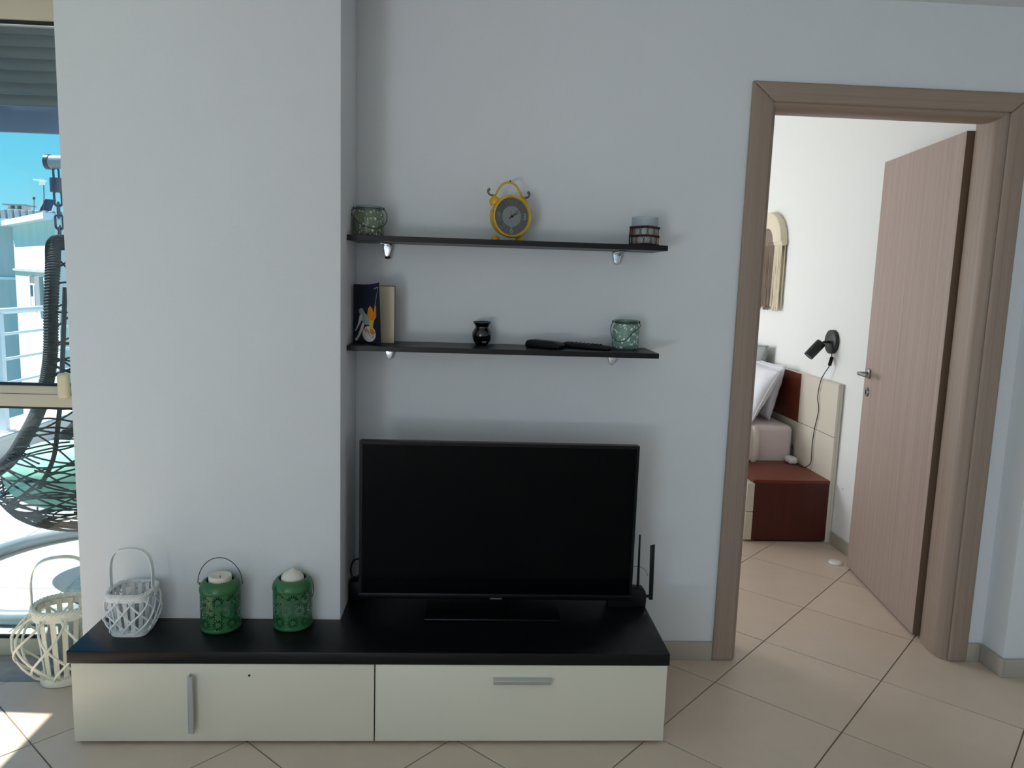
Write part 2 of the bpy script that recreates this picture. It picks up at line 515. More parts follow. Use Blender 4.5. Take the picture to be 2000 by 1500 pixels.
# floor: slab, then every tile a piece of its own
TX, TY, TA, TS = 0.92373, -0.17568, 0.80909, 0.45099
floor = structure(B().box(XL - 0.1, XR, YB, 0.0, -0.12, -0.003).box(-1.25, BX1 + 0.1, 0.0, BY1 + 0.1, -0.12, -0.003).build('floor', 'grout'),
                  'beige diagonal floor tiles running from living room into bedroom')
def clip(poly, a, b, c):
    """keep a*x + b*y <= c"""
    out = []
    for i in range(len(poly)):
        p, q = poly[i], poly[(i + 1) % len(poly)]
        dp, dq = a * p[0] + b * p[1] - c, a * q[0] + b * q[1] - c
        if dp <= 0: out.append(p)
        if (dp < 0 < dq) or (dq < 0 < dp):
            t = dp / (dp - dq)
            out.append((p[0] + (q[0] - p[0]) * t, p[1] + (q[1] - p[1]) * t))
    return out
ca, sa = math.cos(TA), math.sin(TA)
g = 0.0021
tile_mesh = None
for i in range(-20, 16):
    for j in range(-20, 16):
        c0 = (TX + TS * ((i + .5) * ca - (j + .5) * sa), TY + TS * ((i + .5) * sa + (j + .5) * ca))
        if not (XL - .4 < c0[0] < 3.6 and YB < c0[1] < 3.4): continue
        if c0[1] > 0.14 and c0[0] < -1.0: continue
        h = TS / 2 - g
        full = [(c0[0] + a * ca - b * sa, c0[1] + a * sa + b * ca) for a, b in ((-h, -h), (h, -h), (h, h), (-h, h))]
        poly = clip(full, -1, 0, -XL)
        if c0[1] > 0.1: poly = clip(poly, 1, 0, BX1 - 0.002)
        if any(p[0] < -1.25 and p[1] > -0.187 for p in poly):
            poly = clip(poly, 0, 1, -0.187)
        if len(poly) < 3: continue
        if poly == full and tile_mesh is not None:
            t = bpy.data.objects.new('tile', tile_mesh); COL.objects.link(t); t.parent = floor
            t.location = (c0[0], c0[1], 0); t.rotation_euler = (0, 0, TA)
        elif poly == full:
            t = B().box(-h, h, -h, h, -0.008, 0).build('tile', 'tile', floor, bevel=0.0008, seg=1)
            tile_mesh = t.data
            t.location = (c0[0], c0[1], 0); t.rotation_euler = (0, 0, TA)
        else:
            t = B().prism([(p[0] - c0[0], p[1] - c0[1]) for p in poly], 2, -0.008, 0).build('tile', 'tile', floor)
            t.location = (c0[0], c0[1], 0)

# walls
structure(B().prism([(-1.38, 0), (0.985, 0), (0.985, 2.115), (1.975, 2.115), (1.975, 0), (2.052, 0), (2.052, BH), (-1.38, BH)], 1, 0.0, 0.18).build('wall_back', 'wall'),
          'white painted wall behind the television and shelves')
structure(B().box(-1.249, -0.412, -0.327, -0.0005, 0, HC).build('wall_pillar', 'wall', bevel=0.004), 'wide white pillar projecting beside the glass door')
structure(B().box(2.052, XR, -0.126, 0.18, 0, HC).build('wall_pilaster', 'wall', bevel=0.004), 'white wall corner projecting right of the doorway')
structure(B().prism([(YB, 0), (-7.2, 0), (-7.2, 2.10), (-4.6, 2.10), (-4.6, 0), (-1.62, 0), (-1.62, 1.917), (-0.28, 1.917), (-0.28, 0), (0.06, 0), (0.06, HC), (YB, HC)], 0, XL - 0.18, XL).build('wall_left', 'wall'))  # unseen rear opening and solid stretch shaped for the room's light
structure(B().box(XR, XR + .1, YB, 0, 0, HC).build('wall_right', 'wall'))
structure(B().box(XL, XR, YB - .1, YB, 0, HC).build('wall_front', 'wall'))
structure(B().box(XL - .18, XR + .1, YB - .1, -0.0005, HC, BH).build('ceiling', 'ceiling'), 'white ceiling of the living room')
structure(B().box(BX1, BX1 + .1, 0.18, BY1, 0, BH).build('wall_bedroom_right', 'bedwall'), 'white bedroom wall behind headboard and wall lamp')
structure(B().box(BX0, BX1, BY1, BY1 + .1, 0, BH).build('wall_bedroom_far', 'bedwall'))
structure(B().box(BX0 - .15, BX0, 0.18, 2.15, 0, BH).box(BX0 - .15, BX0, 3.75, BY1, 0, BH).box(BX0 - .15, BX0, 2.15, 3.75, 0, 0.60).box(BX0 - .15, BX0, 2.15, 3.75, 2.10, BH).build('wall_bedroom_left', 'bedwall'))
w3 = structure(root('window_3', (BX0 - 0.08, 2.95, 0.6)), 'bedroom window facing the terrace')
for y0, y1 in ((2.151, 2.20), (2.92, 2.98), (3.70, 3.749)):
    box('stile', 'frame', w3, BX0 - .11, BX0 - .05, y0, y1, 0.601, 2.099, w=True)
for y0, y1 in ((2.20, 2.92), (2.98, 3.70)):
    box('pane', 'winglass', w3, BX0 - .083, BX0 - .077, y0, y1, 0.65, 2.05, w=True)
    box('rail', 'frame', w3, BX0 - .11, BX0 - .05, y0, y1, 0.601, 0.65, w=True)
    box('rail', 'frame', w3, BX0 - .11, BX0 - .05, y0, y1, 2.05, 2.099, w=True)
structure(B().box(BX0 - .15, BX1 + .1, 0.18, BY1 + .1, BH, BH + .1).build('ceiling_bedroom', 'ceiling'))

# baseboards, one piece of tile per length
bb = structure(root('baseboard_back', (0.64, 0, 0)), 'grey-beige baseboard between cabinet and door frame')
box('tile', 'skirt', bb, 0.30, 0.9635, -0.011, -0.0005, 0.0005, 0.073, 0.001, w=True)
bb = structure(root('baseboard_right', (1.99, 0, 0)), 'grey-beige baseboard stepping around the corner right of the doorway')
box('tile', 'skirt', bb, 1.9875, 2.0405, -0.011, -0.0005, 0.0005, 0.073, 0.001, w=True)
box('tile', 'skirt', bb, 2.041, 2.0515, -0.137, -0.0115, 0.0005, 0.073, 0.001, w=True)
box('tile', 'skirt', bb, 2.052, 2.60, -0.137, -0.1265, 0.0005, 0.073, 0.001, w=True)
bb = structure(root('baseboard_bedroom', (2.08, 0.5, 0)), 'grey baseboard along the bedroom wall beside the headboard')
for y0 in (0.19, 0.64, 1.0):
    box('tile', 'skirt', bb, 2.079, 2.0895, y0, min(y0 + 0.448, 1.355), 0.0005, 0.070, 0.001, w=True)

# door frame: mitred casing, rounded jambs
df = structure(root('trim_1', (1.47, 0, 0)), 'brown-grey laminate door frame with mitred casing and rounded jambs')
B().prism([(0.964, 0.001), (1.044, 0.001), (1.044, 2.0917), (0.964, 2.160)], 1, -0.017, -0.0003).build('casing', 'casV', df, bevel=0.007, seg=3, w=True)
B().prism([(1.9145, 0.001), (1.988, 0.001), (1.988, 2.160), (1.9145, 2.0917)], 1, -0.017, -0.0003).build('casing', 'casV', df, bevel=0.007, seg=3, w=True)
B().prism([(0.964, 2.160), (1.044, 2.0917), (1.9145, 2.0917), (1.988, 2.160)], 1, -0.017, -0.0003).build('casing', 'doorH', df, bevel=0.007, seg=3, w=True)
def arc_profile(x_wall, x0, x1, flip):
    pts = [(x_wall, -0.0005), (x0, -0.0005)]
    for k in range(1, 9):
        a = k / 8 * PI / 2
        pts.append((x0 + flip * (x1 - x0) * flip * math.sin(a), 0.0 + 0.05 * (1 - math.cos(a))))
    pts += [(x1 - (x1 - x0) * 0.08, 0.09), (x1 - (x1 - x0) * 0.40, 0.135), (x1 - (x1 - x0) * 0.95, 0.1795), (x_wall, 0.1795)]
    return pts
B().prism(arc_profile(0.9855, 1.0445, 1.068, 1), 2, 0.001, 2.0915).build('jamb', 'casV', df, smooth=35, w=True)
B().prism(arc_profile(1.9745, 1.914, 1.8845, 1), 2, 0.001, 2.0915).build('jamb', 'casV', df, smooth=35, w=True)
B().prism([(p[1], p[0]) for p in arc_profile(2.1145, 2.092, 2.068, 1)], 0, 1.046, 1.912).build('jamb', 'doorH', df, smooth=35, w=True)

# door leaf, opened into the bedroom
leaf = structure(root('door_1', (1.8914, 0.1997, 0), -math.atan2(0.104, 0.782)), 'open brown-grey laminate door with steel lever handle')
B().box(0.0005, 0.0380, 0.0005, 0.789, 0.010, 2.066).build('leaf', 'doorV', leaf, bevel=0.001, seg=1)
B().box(0.0008, 0.0378, -0.0012, 0.0004, 0.010, 2.066).build('edge_band', 'doorEdge', leaf)
for z in (0.28, 1.07, 1.85):
    hg = B().box(0.030, 0.0405, -0.0035, -0.0013, z, z + 0.09).build('hinge', 'steel', leaf)
    B().tube([(0.0405, -0.004, z), (0.0405, -0.004, z + 0.09)], 0.005, 10).build('knuckle', 'steel', hg, smooth=40)
HZ, HY = 1.032, 0.735
hd = B().box(-0.010, 0.0004, HY - 0.022, HY + 0.022, HZ - 0.024, HZ + 0.024).build('handle', 'steel', leaf, bevel=0.003)
B().tube([(-0.009, HY, HZ), (-0.052, HY, HZ)], 0.0085, 12).tube(smoothpath([(-0.048, HY + 0.008, HZ), (-0.056, HY - 0.02, HZ), (-0.056, HY - 0.07, HZ), (-0.054, HY - 0.118, HZ)], 5), 0.0085, 12).build('lever', 'steel', hd, smooth=40)
kr = B().lathe([(0, -0.007), (0.021, -0.007), (0.023, -0.004), (0.023, 0.0003), (0, 0.0003)], 24, (0, HY, HZ - 0.092), 0).build('key_rosette', 'steel', leaf, smooth=40)
B().box(-0.0085, -0.0068, HY - 0.003, HY + 0.003, HZ - 0.104, HZ - 0.082).build('keyhole', 'dark', kr)

# glass door beside the pillar
win = structure(root('window_1', (-1.84, 0.03, 0)), 'beige framed glass door with a middle rail, left of the pillar')
for x0, x1 in ((XL, XL + 0.06), (-1.412, -1.3805)):
    box('stile', 'frame', win, x0, x1, 0.0, 0.06, 0.0005, 2.44, 0.004, w=True)
def rail(z0, z1):
    r = box('rail', 'frame', win, XL + .06, -1.412, 0.0, 0.06, z0, z1, 0.004, w=True)
    return r
rail(0.0005, 0.062); r2 = rail(0.939, 1.014); rail(2.247, 2.44)
box('groove', 'gasket', win, XL + .06, -1.412, -0.0012, 0.0004, 0.985, 0.9865, w=True)
for a, b_, nm in ((0.062, 0.939, 'low'), (1.014, 2.247, 'up')):
    p = B().box(XL + .061, -1.4125, 0.027, 0.033, a + .004, b_ - .004).build('pane', 'winglass', win, w=True)
    for z in (a, b_ - 0.009):
        box('gasket', 'gasket', win, XL + .0605, -1.4125, 0.010, 0.026, z, z + 0.009, w=True)
hd = B().box(-1.452, -1.412, -0.030, -0.0005, 0.975, 1.066).build('handle', 'plastic_cream', win, bevel=0.012, seg=4, w=True)
ms = structure(B().box(XL, -1.2495, -0.185, -0.0005, -0.004, 0.0015).build('trim_2', 'marble'), 'grey veined marble threshold at the glass door')
# roller shutter, lowered to just under the head of the glass door
sh = thing('roller_shutter', 'grey slatted roller shutter partly lowered behind the glass door', 'shutter', (-1.86, 0.10, 1.90))
zt = 2.262; k = 0; sl0 = None
while zt - 0.0395 > 1.955:
    if sl0 is None:
        prof = [(0.092 - 0.006 * math.sin(PI * t / 6), -0.0375 * t / 6) for t in range(7)] + [(0.101 - 0.006 * math.sin(PI * t / 6), -0.0375 * t / 6) for t in reversed(range(7))]
        sl0 = B().prism([(p[0] - 0.10, p[1]) for p in prof], 0, -0.435, 0.4775).build('slat', 'shutter', sh, smooth=50)
        sl0.location = (0, 0, zt - 1.90)
        lk = B().box(-0.435, 0.4775, -0.004, 0.001, -0.0025, 0.0).build('link_strip', 'dark', sh); lk.location = (0, 0, zt - 1.90)
    else:
        instance(sl0, sh, (0, 0, zt - 1.90)); instance(lk, sh, (0, 0, zt - 1.90))
    zt -= 0.0395
box('bottom_bar', 'shutbar', sh, -2.295, -1.3825, 0.090, 0.106, 1.897, zt, 0.003, w=True)
# left wall door: sun enters the near bay, unseen rear bays added for light
w2 = structure(root('window_2', (XL - 0.09, -3.5, 0)), 'glazed terrace door in the left wall with unseen rear bays added for light')
for y0, y1, zt_ in ((-7.20, -7.15, 2.0995), (-5.93, -5.87, 2.0995), (-4.65, -4.60, 2.0995), (-1.62, -1.58, 1.9165), (-0.31, -0.28, 1.9165)):
    box('stile', 'frame', w2, XL - .12, XL - .06, y0, y1, 0.0005, zt_, w=True)
for y0, y1, zt_ in ((-7.15, -5.93, 2.0995), (-5.87, -4.65, 2.0995), (-1.58, -0.31, 1.9165)):
    box('pane', 'winglass', w2, XL - .093, XL - .087, y0, y1, 0.0005, zt_, w=True)

# ================================================================== OUTSIDE: terrace, railing, neighbour
ter = structure(B().box(-3.5, XL - .18, -7.4, 0.06, -0.2, -0.0265).box(-3.5, -1.26, 0.06, 9.0, -0.2, -0.0265).build('floor_terrace', 'kerb'), 'white tiled terrace outside the glass door')
t0 = None
for i in range(4):
    for j in range(12):
        x = -3.497 + 0.56 * i; y = 0.065 + 0.6 * j
        if t0 is None:
            t0 = B().box(0, 0.556, 0, 0.596, -0.0065, 0).build('tile', 'terrace', ter, bevel=0.001, seg=1); t0.location = (x, y, -0.02)
        else: instance(t0, ter, (x, y, -0.02))
for i in range(2):
    for j in range(12):
        instance(t0, ter, (-3.497 + 0.5 * i, 0.065 - 0.6 * (j + 1), -0.02))
kb = structure(root('wall_terrace', (-3.68, 2, 0)), 'low white kerb wall under the terrace railing')
B().box(-3.86, -3.505, -4.0, 9.0, -0.2, 0.115).build('kerb', 'kerb', kb, w=True)
for j in range(13):
    box('coping', 'kerbtop', kb, -3.88, -3.49, -4.0 + j, -3.003 + j, 0.1153, 0.145, 0.004, w=True)
rl = thing('terrace_railing', 'pale metal railing with four horizontal bars on the terrace kerb', 'railing', (-3.62, 3, 0.145))
for y in (-1.3, 0.6, 2.1, 3.25, 4.9, 6.6, 8.4):
    box('post', 'railp', rl, -3.645, -3.585, y, y + 0.05, 0.1455, 1.06, 0.003, w=True)
    B().box(-3.67, -3.56, y - .035, y + 0.085, 0.1453, 0.153).build('foot_plate', 'railp', rl, w=True)
B().tube([(-3.615, -3.9, 1.073), (-3.615, 8.9, 1.073)], 0.024, 10).build('handrail', 'railp', rl, smooth=40, w=True)
for z in (0.895, 0.70, 0.512, 0.33):
    B().tube([(-3.615, -3.9, z), (-3.615, 8.9, z)], 0.012, 8).build('bar', 'railp', rl, smooth=40, w=True)

# neighbouring building
nb = thing('neighbour_building', 'pale weathered building with a small white window behind the terrace railing', 'building', (-7.0, 10.0, -6))
def wbox(n, m, *a): return box(n, m, nb, *a, w=True)
# right wing comes forward to the right, left wing is set back
B().prism([(-7.33, 10.0), (-5.45, 7.65), (-4.6, 12.5), (-7.33, 13.0)], 2, -6, 2.02).build('wall', 'facade', nb, w=True)
B().prism([(-10.5, 10.35), (-7.33, 10.35), (-7.33, 13), (-10.5, 13)], 2, -6, 2.03).build('wall', 'facade2', nb, w=True)
B().prism([(-7.46, 9.93), (-5.50, 7.48), (-5.2, 9.6), (-7.42, 10.6)], 2, 2.0205, 2.10).build('cornice', 'ledge', nb, w=True)
B().prism([(-10.6, 10.1), (-7.42, 10.1), (-7.42, 10.6), (-10.6, 10.6)], 2, 2.0305, 2.145).build('cornice', 'ledge', nb, w=True)
wbox('band', 'ledge', -10.5, -7.335, 10.30, 10.349, 1.17, 1.21)
B().prism([(-7.36, 9.985), (-5.48, 7.635), (-5.46, 7.65), (-7.34, 10.0)], 2, 1.325, 1.36).build('band', 'facade2', nb, w=True)
rib0 = None
for k in range(46):
    x = -10.0 + 0.11 * k
    if rib0 is None:
        rib0 = B().box(0, 0.072, 0, 0.09, 0, 0.17).build('parapet_rib', 'rib', nb, bevel=0.01, seg=1); rib0.location = Vector((x, 10.5, 2.147)) - nb.location
    else: instance(rib0, nb, Vector((x, 10.5, 2.147)) - nb.location)
B().box(-10.1, -4.9, 10.56, 10.9, 2.031, 2.31).build('parapet', 'facade2', nb, w=True)
ch = B().box(-7.95, -7.68, 10.95, 11.2, 2.31, 2.36).build('chimney', 'facade2', nb, w=True)
for x in (-7.945, -7.835, -7.725):
    box('chimney_post', 'facade2', nb, x, x + .04, 10.97, 11.18, 2.36, 2.415, w=True)
box('chimney_cap', 'rib', nb, -8.00, -7.63, 10.9, 11.25, 2.415, 2.437, w=True)
# window in the facade: the wing's front runs from (-7.33,10.0) to (-5.45,7.65)
wd = Vector((1.88, -2.35, 0)).normalized(); wn = Vector((-wd.y * -1, -wd.x, 0)); wn = Vector((wd.y, -wd.x, 0))
def fpt(u, d, z):
    return tuple(Vector((-7.33, 10.0, 0)) + wd * u + wn * d + Vector((0, 0, z)))
def fbox(name, mat, par, u0, u1, d0, d1, z0, z1):
    b = B(); b.box(0, 1, 0, 1, 0, 1)
    b.v = [fpt(u0 + (u1 - u0) * v[0], d0 + (d1 - d0) * v[1], z0 + (z1 - z0) * v[2]) for v in b.v]
    return b.build(name, mat, par, w=True)
wx = fbox('window', 'farwin', nb, 1.24, 1.80, 0.001, 0.006, 0.78, 1.26)
fbox('window_frame', 'farframe', nb, 1.20, 1.26, 0.001, 0.02, 0.78, 1.26)
fbox('window_frame', 'farframe', nb, 1.48, 1.58, 0.0062, 0.02, 0.78, 1.13)
fbox('window_frame', 'farframe', nb, 1.24, 1.79, 0.0062, 0.022, 1.13, 1.155)
fbox('blind', 'blind', nb, 1.262, 1.79, 0.0062, 0.012, 1.155, 1.255)
fbox('window_frame', 'farframe', nb, 1.262, 1.48, 0.0062, 0.014, 0.78, 0.96)
fbox('window_reveal', 'reveal', nb, 1.80, 2.11, 0.001, 0.05, 0.78, 1.265)
# roof equipment
sp = thing('solar_panel', 'dark blue solar panel tilted on the neighbour roof', 'solar panel', (-7.46, 11.0, 2.311))
B().prism([(0.0, 0.03), (0.228, 0.03), (0.290, 0.23), (0.120, 0.232)], 1, 0.0, 0.03).build('panel', 'solar', sp)
B().tube([(-0.015, -0.012, 0.0), (0.12, -0.012, 0.24)], 0.012, 6).tube([(0.215, -0.012, 0.0), (0.295, -0.012, 0.20)], 0.012, 6).build('support', 'antenna', sp)
an = thing('roof_antenna', 'white television antenna on a thin mast above the neighbour roof', 'antenna', (-7.36, 10.95, 2.311))
B().tube([(0.0, 0, 0), (0.03, 0, 0.25), (0.035, 0, 0.47)], 0.008, 6).build('mast', 'tubes', an)
b = B()
for k in range(5): b.tube([(0.045 - 0.036 * k, -0.07, 0.52 + 0.004 * k), (0.045 - 0.036 * k, 0.07, 0.535 + 0.004 * k)], 0.011, 5)
b.tube([(0.06, 0, 0.51), (-0.13, 0, 0.55)], 0.010, 5); b.box(-0.035, 0.055, -0.008, 0.008, 0.46, 0.565)
b.build('aerial', 'antenna', an)
an = thing('roof_dish', 'tiny satellite dish on a thin pole beside the solar panel', 'antenna', (-7.51, 10.95, 2.311))
B().tube([(0, 0, 0), (0.015, 0, 0.22)], 0.006, 6).build('mast', 'tubes', an)
B().lathe([(0, 0.0), (0.018, 0.003), (0.026, 0.009)], 14, (0.015, -0.015, 0.235), 1).build('dish', 'tubes', an, smooth=40)

# ================================================================== LIVING ROOM THINGS
# ---- low cabinets and their shared top
ZT0, ZT1 = 0.2667, 0.3044
wt = thing('worktop', 'long black wood cabinet top notched around the white pillar', 'worktop', (-0.27, -0.4, ZT0))
B().prism([(-1.181, -0.556), (0.641, -0.556), (0.641, -0.012), (-0.411, -0.012), (-0.411, -0.3275), (-1.181, -0.3275)], 2, ZT0, ZT1).build('top', 'black_wood', wt, bevel=0.0015, seg=2, w=True)
def cabinet(label, x0, x1, yback, front):
    c = thing('low_cabinet', label, 'cabinet', ((x0 + x1) / 2, -0.44, 0.0), group='low cabinets under the television')
    B().box(x0 + .004, x1 - .002, -0.530, yback, 0.012, ZT0 - 0.0005).build('body', 'cab', c, w=True)
    for fx in (x0 + 0.05, x1 - 0.05):
        for fy in (-0.50, yback - 0.05):
            B().lathe([(0, 0.0003), (0.02, 0.0003), (0.018, 0.0118), (0, 0.0118)], 12, (fx, fy, 0)).build('foot', 'blackp', c, w=True)
    d = B().box(x0, x1, -0.5495, -0.5305, 0.0105, 0.2625).build(front, 'cab', c, bevel=0.0012, seg=2, w=True)
    return c, d
c1, d1 = cabinet('low cream cabinet with a vertical metal handle, left of the two', -1.173, -0.2722, -0.3275, 'door')
c2, d2 = cabinet('low cream cabinet with a horizontal metal handle, below the television', -0.2682, 0.637, -0.02, 'drawer')
h = B().prism([(-0.8255, -0.550), (-0.8255, -0.572), (-0.8225, -0.574), (-0.8105, -0.574), (-0.8085, -0.572), (-0.8085, -0.569), (-0.8215, -0.569), (-0.8215, -0.550)], 2, 0.050, 0.232)
h.v = [tuple(Vector(v) - c1.location) for v in h.v]; h.build('handle', 'alu', d1, smooth=30)
h = B().prism([(-0.550, 0.2235), (-0.572, 0.2235), (-0.574, 0.2215), (-0.574, 0.2115), (-0.572, 0.2095), (-0.569, 0.2095), (-0.569, 0.2200), (-0.550, 0.2200)], 0, 0.094, 0.272)
h.v = [tuple(Vector(v) - c2.location) for v in h.v]; h.build('handle', 'alu', d2, smooth=30)
h = B().lathe([(0, -0.0002), (0.0036, -0.0002), (0.0036, -0.0012), (0, -0.0012)], 12, (-0.648, -0.5492, 0.2263), 1)
h.v = [tuple(Vector(v) - c1.location) for v in h.v]; h.build('screw_hole', 'dark', d1)

# ---- television
tv = thing('television', 'black flat screen television standing on the black cabinet top', 'television', (0.108, -0.24, ZT1))
TX0, TX1, TZ0, TZ1, TYF = -0.3615, 0.5775, 0.350, 0.8975, -0.262
B().box(TX0, TX1, TYF + .004, TYF + .034, TZ0, TZ1).box(TX0 + .14, TX1 - .14, TYF + .033, TYF + .075, TZ0 + .03, TZ1 - .12).build('housing', 'tvframe', tv, bevel=0.003, w=True)
fr = B()
fr.box(TX0, TX1, TYF, TYF + .0045, TZ1 - .011, TZ1); fr.box(TX0, TX0 + .010, TYF, TYF + .0045, TZ0 + .02, TZ1 - .011)
fr.box(TX1 - .010, TX1, TYF, TYF + .0045, TZ0 + .02, TZ1 - .011)
fr.build('bezel', 'tvframe', tv, w=True)
B().box(TX0, TX1, TYF - .002, TYF + .0045, TZ0, TZ0 + .020).build('lower_bezel', 'tvframe', tv, bevel=0.0015, w=True)
B().box(TX0 + .010, TX1 - .010, TYF + .0026, TYF + .0042, TZ0 + .020, TZ1 - .011).build('screen', 'screen', tv, w=True)
B().box(0.086, 0.126, TYF - .0032, TYF - .0019, TZ0 + .001, TZ0 + .0060).build('logo_plate', 'steel', tv, bevel=0.0006, seg=1, w=True)
B().prism([(0.05, -0.24), (0.155, -0.24), (0.155, -0.20), (0.05, -0.20)], 2, ZT1 + .010, TZ0 + .04).build('stand_neck', 'tvframe', tv, bevel=0.003, w=True)
B().box(-0.134, 0.324, -0.343, -0.14, ZT1 + .0004, ZT1 + .011).build('stand_base', 'tvframe', tv, bevel=0.003, w=True)
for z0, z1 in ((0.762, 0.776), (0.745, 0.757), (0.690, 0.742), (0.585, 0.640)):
    B().box(TX0 - .0012, TX0 + .001, TYF + .012, TYF + .022, z0, z1).build('edge_highlight', 'highlight', tv, w=True)  # pale strips that paint a highlight along the set's left side
# power adapter and cable behind the set
pa = thing('power_adapter', 'black power adapter with looped cable beside the pillar', 'adapter', (-0.392, -0.16, ZT1))
B().box(-0.408, -0.345, -0.185, -0.13, ZT1 + .0004, ZT1 + .072).build('body', 'blackp', pa, bevel=0.006, w=True)
B().tube(smoothpath([(-0.398, -0.158, ZT1 + .07), (-0.4045, -0.158, ZT1 + .105), (-0.396, -0.16, ZT1 + .137), (-0.375, -0.165, ZT1 + .149), (-0.345, -0.17, ZT1 + .150), (-0.30, -0.178, ZT1 + .15)], 6), 0.0032, 8).build('cable', 'blackr', pa, smooth=60, w=True)
B().tube(smoothpath([(-0.385, -0.15, ZT1 + .071), (-0.372, -0.15, ZT1 + .088), (-0.35, -0.15, ZT1 + .092), (-0.33, -0.15, ZT1 + .07)], 6), 0.003, 8).build('cable', 'blackr', pa, smooth=60, w=True)
# router
ro = thing('router', 'black router with two upright antennas at the right end of the cabinet', 'router', (0.58, -0.2, ZT1))
B().prism([(0.505, ZT1 + .0004), (0.640, ZT1 + .0004), (0.6415, ZT1 + .030), (0.638, ZT1 + .058), (0.630, ZT1 + .068), (0.505, ZT1 + .076)], 1, -0.218, -0.175).build('body', 'blackp', ro, bevel=0.003, w=True)
a = B().tube([(0.6125, -0.20, ZT1 + .066), (0.611, -0.20, ZT1 + .16), (0.6095, -0.20, ZT1 + .262)], [0.0052, 0.0038, 0.0032], 10).build('antenna', 'blackp', ro, smooth=50, w=True)
B().prism([(0.6545, ZT1 + .023), (0.6680, ZT1 + .023), (0.6645, ZT1 + .228), (0.6485, ZT1 + .222)], 1, -0.204, -0.196).build('antenna', 'blackp', ro, bevel=0.0015, w=True)
B().tube([(0.638, -0.20, ZT1 + .036), (0.660, -0.20, ZT1 + .036)], 0.0055, 10).build('antenna_hinge', 'blackp', ro, smooth=50, w=True)
B().tube(smoothpath([(0.648, -0.19, ZT1 + .108), (0.640, -0.19, ZT1 + .125), (0.625, -0.19, ZT1 + .138), (0.605, -0.19, ZT1 + .142), (0.56, -0.19, ZT1 + .135)], 6), 0.0011, 6).build('wire', 'greywire', ro, w=True)

# ---- wall shelves
SZ1, SZ2, SD = 1.5698, 1.2090, 0.2167
def shelf(label, x1, z, brx, cap=None):
    s = thing('wall_shelf', label, 'shelf', (0.1, -0.1, z - 0.0175), group='black wall shelves')
    B().box(-0.4112, x1, -SD, -0.0008, z - 0.0175, z).build('board', 'black_wood', s, bevel=0.0008, seg=1, w=True)
    for bx in brx:
        br = B().prism([(bx - .0165, z - .0178), (bx - .0150, z - .034), (bx - .0095, z - .056), (bx - .004, z - .064), (bx + .004, z - .064), (bx + .0095, z - .056), (bx + .0150, z - .034), (bx + .0165, z - .0178)], 1, -0.030, -0.0008).box(bx - .0145, bx + .0145, -0.13, -0.030, z - .0235, z - .0178).build('bracket', 'chrome', s, bevel=0.005, seg=3, w=True)
        if bx == cap:
            cp = B().sphere((bx + .002, -0.022, z - .0655), 0.0095, 12, 8, (1.1, 1.2, .5)); cp.v = [tuple(Vector(v) - s.location) for v in cp.v]
            cp.build('screw_cap', 'blackp', br, smooth=60)
    return s
shelf('upper black wood wall shelf holding the yellow clock', 0.6452, SZ1, (-0.302, 0.512), -0.302)
shelf('lower black wood wall shelf holding the book and remotes', 0.6363, SZ2, (-0.291, 0.512))

# ---- yellow alarm clock (front looks along local -Y)
ck = thing('alarm_clock', 'worn yellow twin-bell alarm clock on the upper shelf', 'clock', (0.118, -0.10, SZ1), 0.34)
R, CZ = 0.0695, 0.0835
B().lathe([(0, 0.040), (0.030, 0.040), (0.052, 0.033), (0.0635, 0.016), (0.0660, 0.0), (0.0660, -0.024), (0.062, -0.0245), (0, -0.0235)], 48, (0, 0, CZ), 1).build('body', 'yellow', ck, smooth=50)
B().lathe([(0.0615, -0.020), (0.0700, -0.021), (0.0712, -0.027), (0.0690, -0.034), (0.0645, -0.035), (0.0612, -0.030), (0.0615, -0.020)], 56, (0, 0, CZ), 1).build('bezel', 'bezel', ck, smooth=60)
B().lathe([(0, -0.0250), (0.0618, -0.0250), (0.0618, -0.0240), (0, -0.0240)], 48, (0, 0, CZ), 1).build('dial', 'dial', ck)
B().lathe([(0, -0.0256), (0.0345, -0.0256), (0.0345, -0.0251), (0, -0.0251)], 40, (0, 0, CZ), 1).build('dial_center', 'dial2', ck)
cols = ['num_b', 'num_a', 'num_b', 'num_d', 'num_b', 'num_b', 'num_d', 'num_a', 'num_a', 'num_c', 'num_a', 'num_a']
for hnum in range(1, 13):
    a = 2 * PI * hnum / 12
    me = text_mesh(str(hnum), 0.035, 0.0004)
    tilt = 0.0 if hnum in (3, 6, 9, 12) else (a + PI if 3 < hnum < 9 else a)
    mtx = Matrix.Translation((0.0470 * math.sin(a), -0.0262, CZ + 0.0470 * math.cos(a))) @ Matrix.Rotation(tilt, 4, 'Y') @ Matrix.Rotation(PI / 2, 4, 'X') @ Matrix.Diagonal((0.74, 0.92, 1, 1))
    mesh_obj('numeral', me, cols[hnum % 12], ck, mtx)
def hand(name, ang, l, tail, w_, d):
    s_, c_ = math.sin(ang), math.cos(ang)
    pts = [(-w_, -tail), (w_, -tail), (w_ * 0.6, l * .8), (0, l), (-w_ * 0.6, l * .8)]
    B().prism([(p[0] * c_ + p[1] * s_, CZ - p[0] * s_ + p[1] * c_) for p in pts], 1, d - 0.0008, d).build(name, 'dark', ck)
hand('minute_hand', math.radians(46), 0.040, 0.012, 0.0016, -0.0275)
hand('hour_hand', math.radians(62), 0.032, 0.010, 0.0022, -0.0265)
hand('alarm_hand', math.radians(-24), 0.022, 0.004, 0.0007, -0.0285)
B().lathe([(0, -0.031), (0.004, -0.031), (0.004, -0.0256), (0, -0.0256)], 14, (0, 0, CZ), 1).build('hub', 'dark', ck)
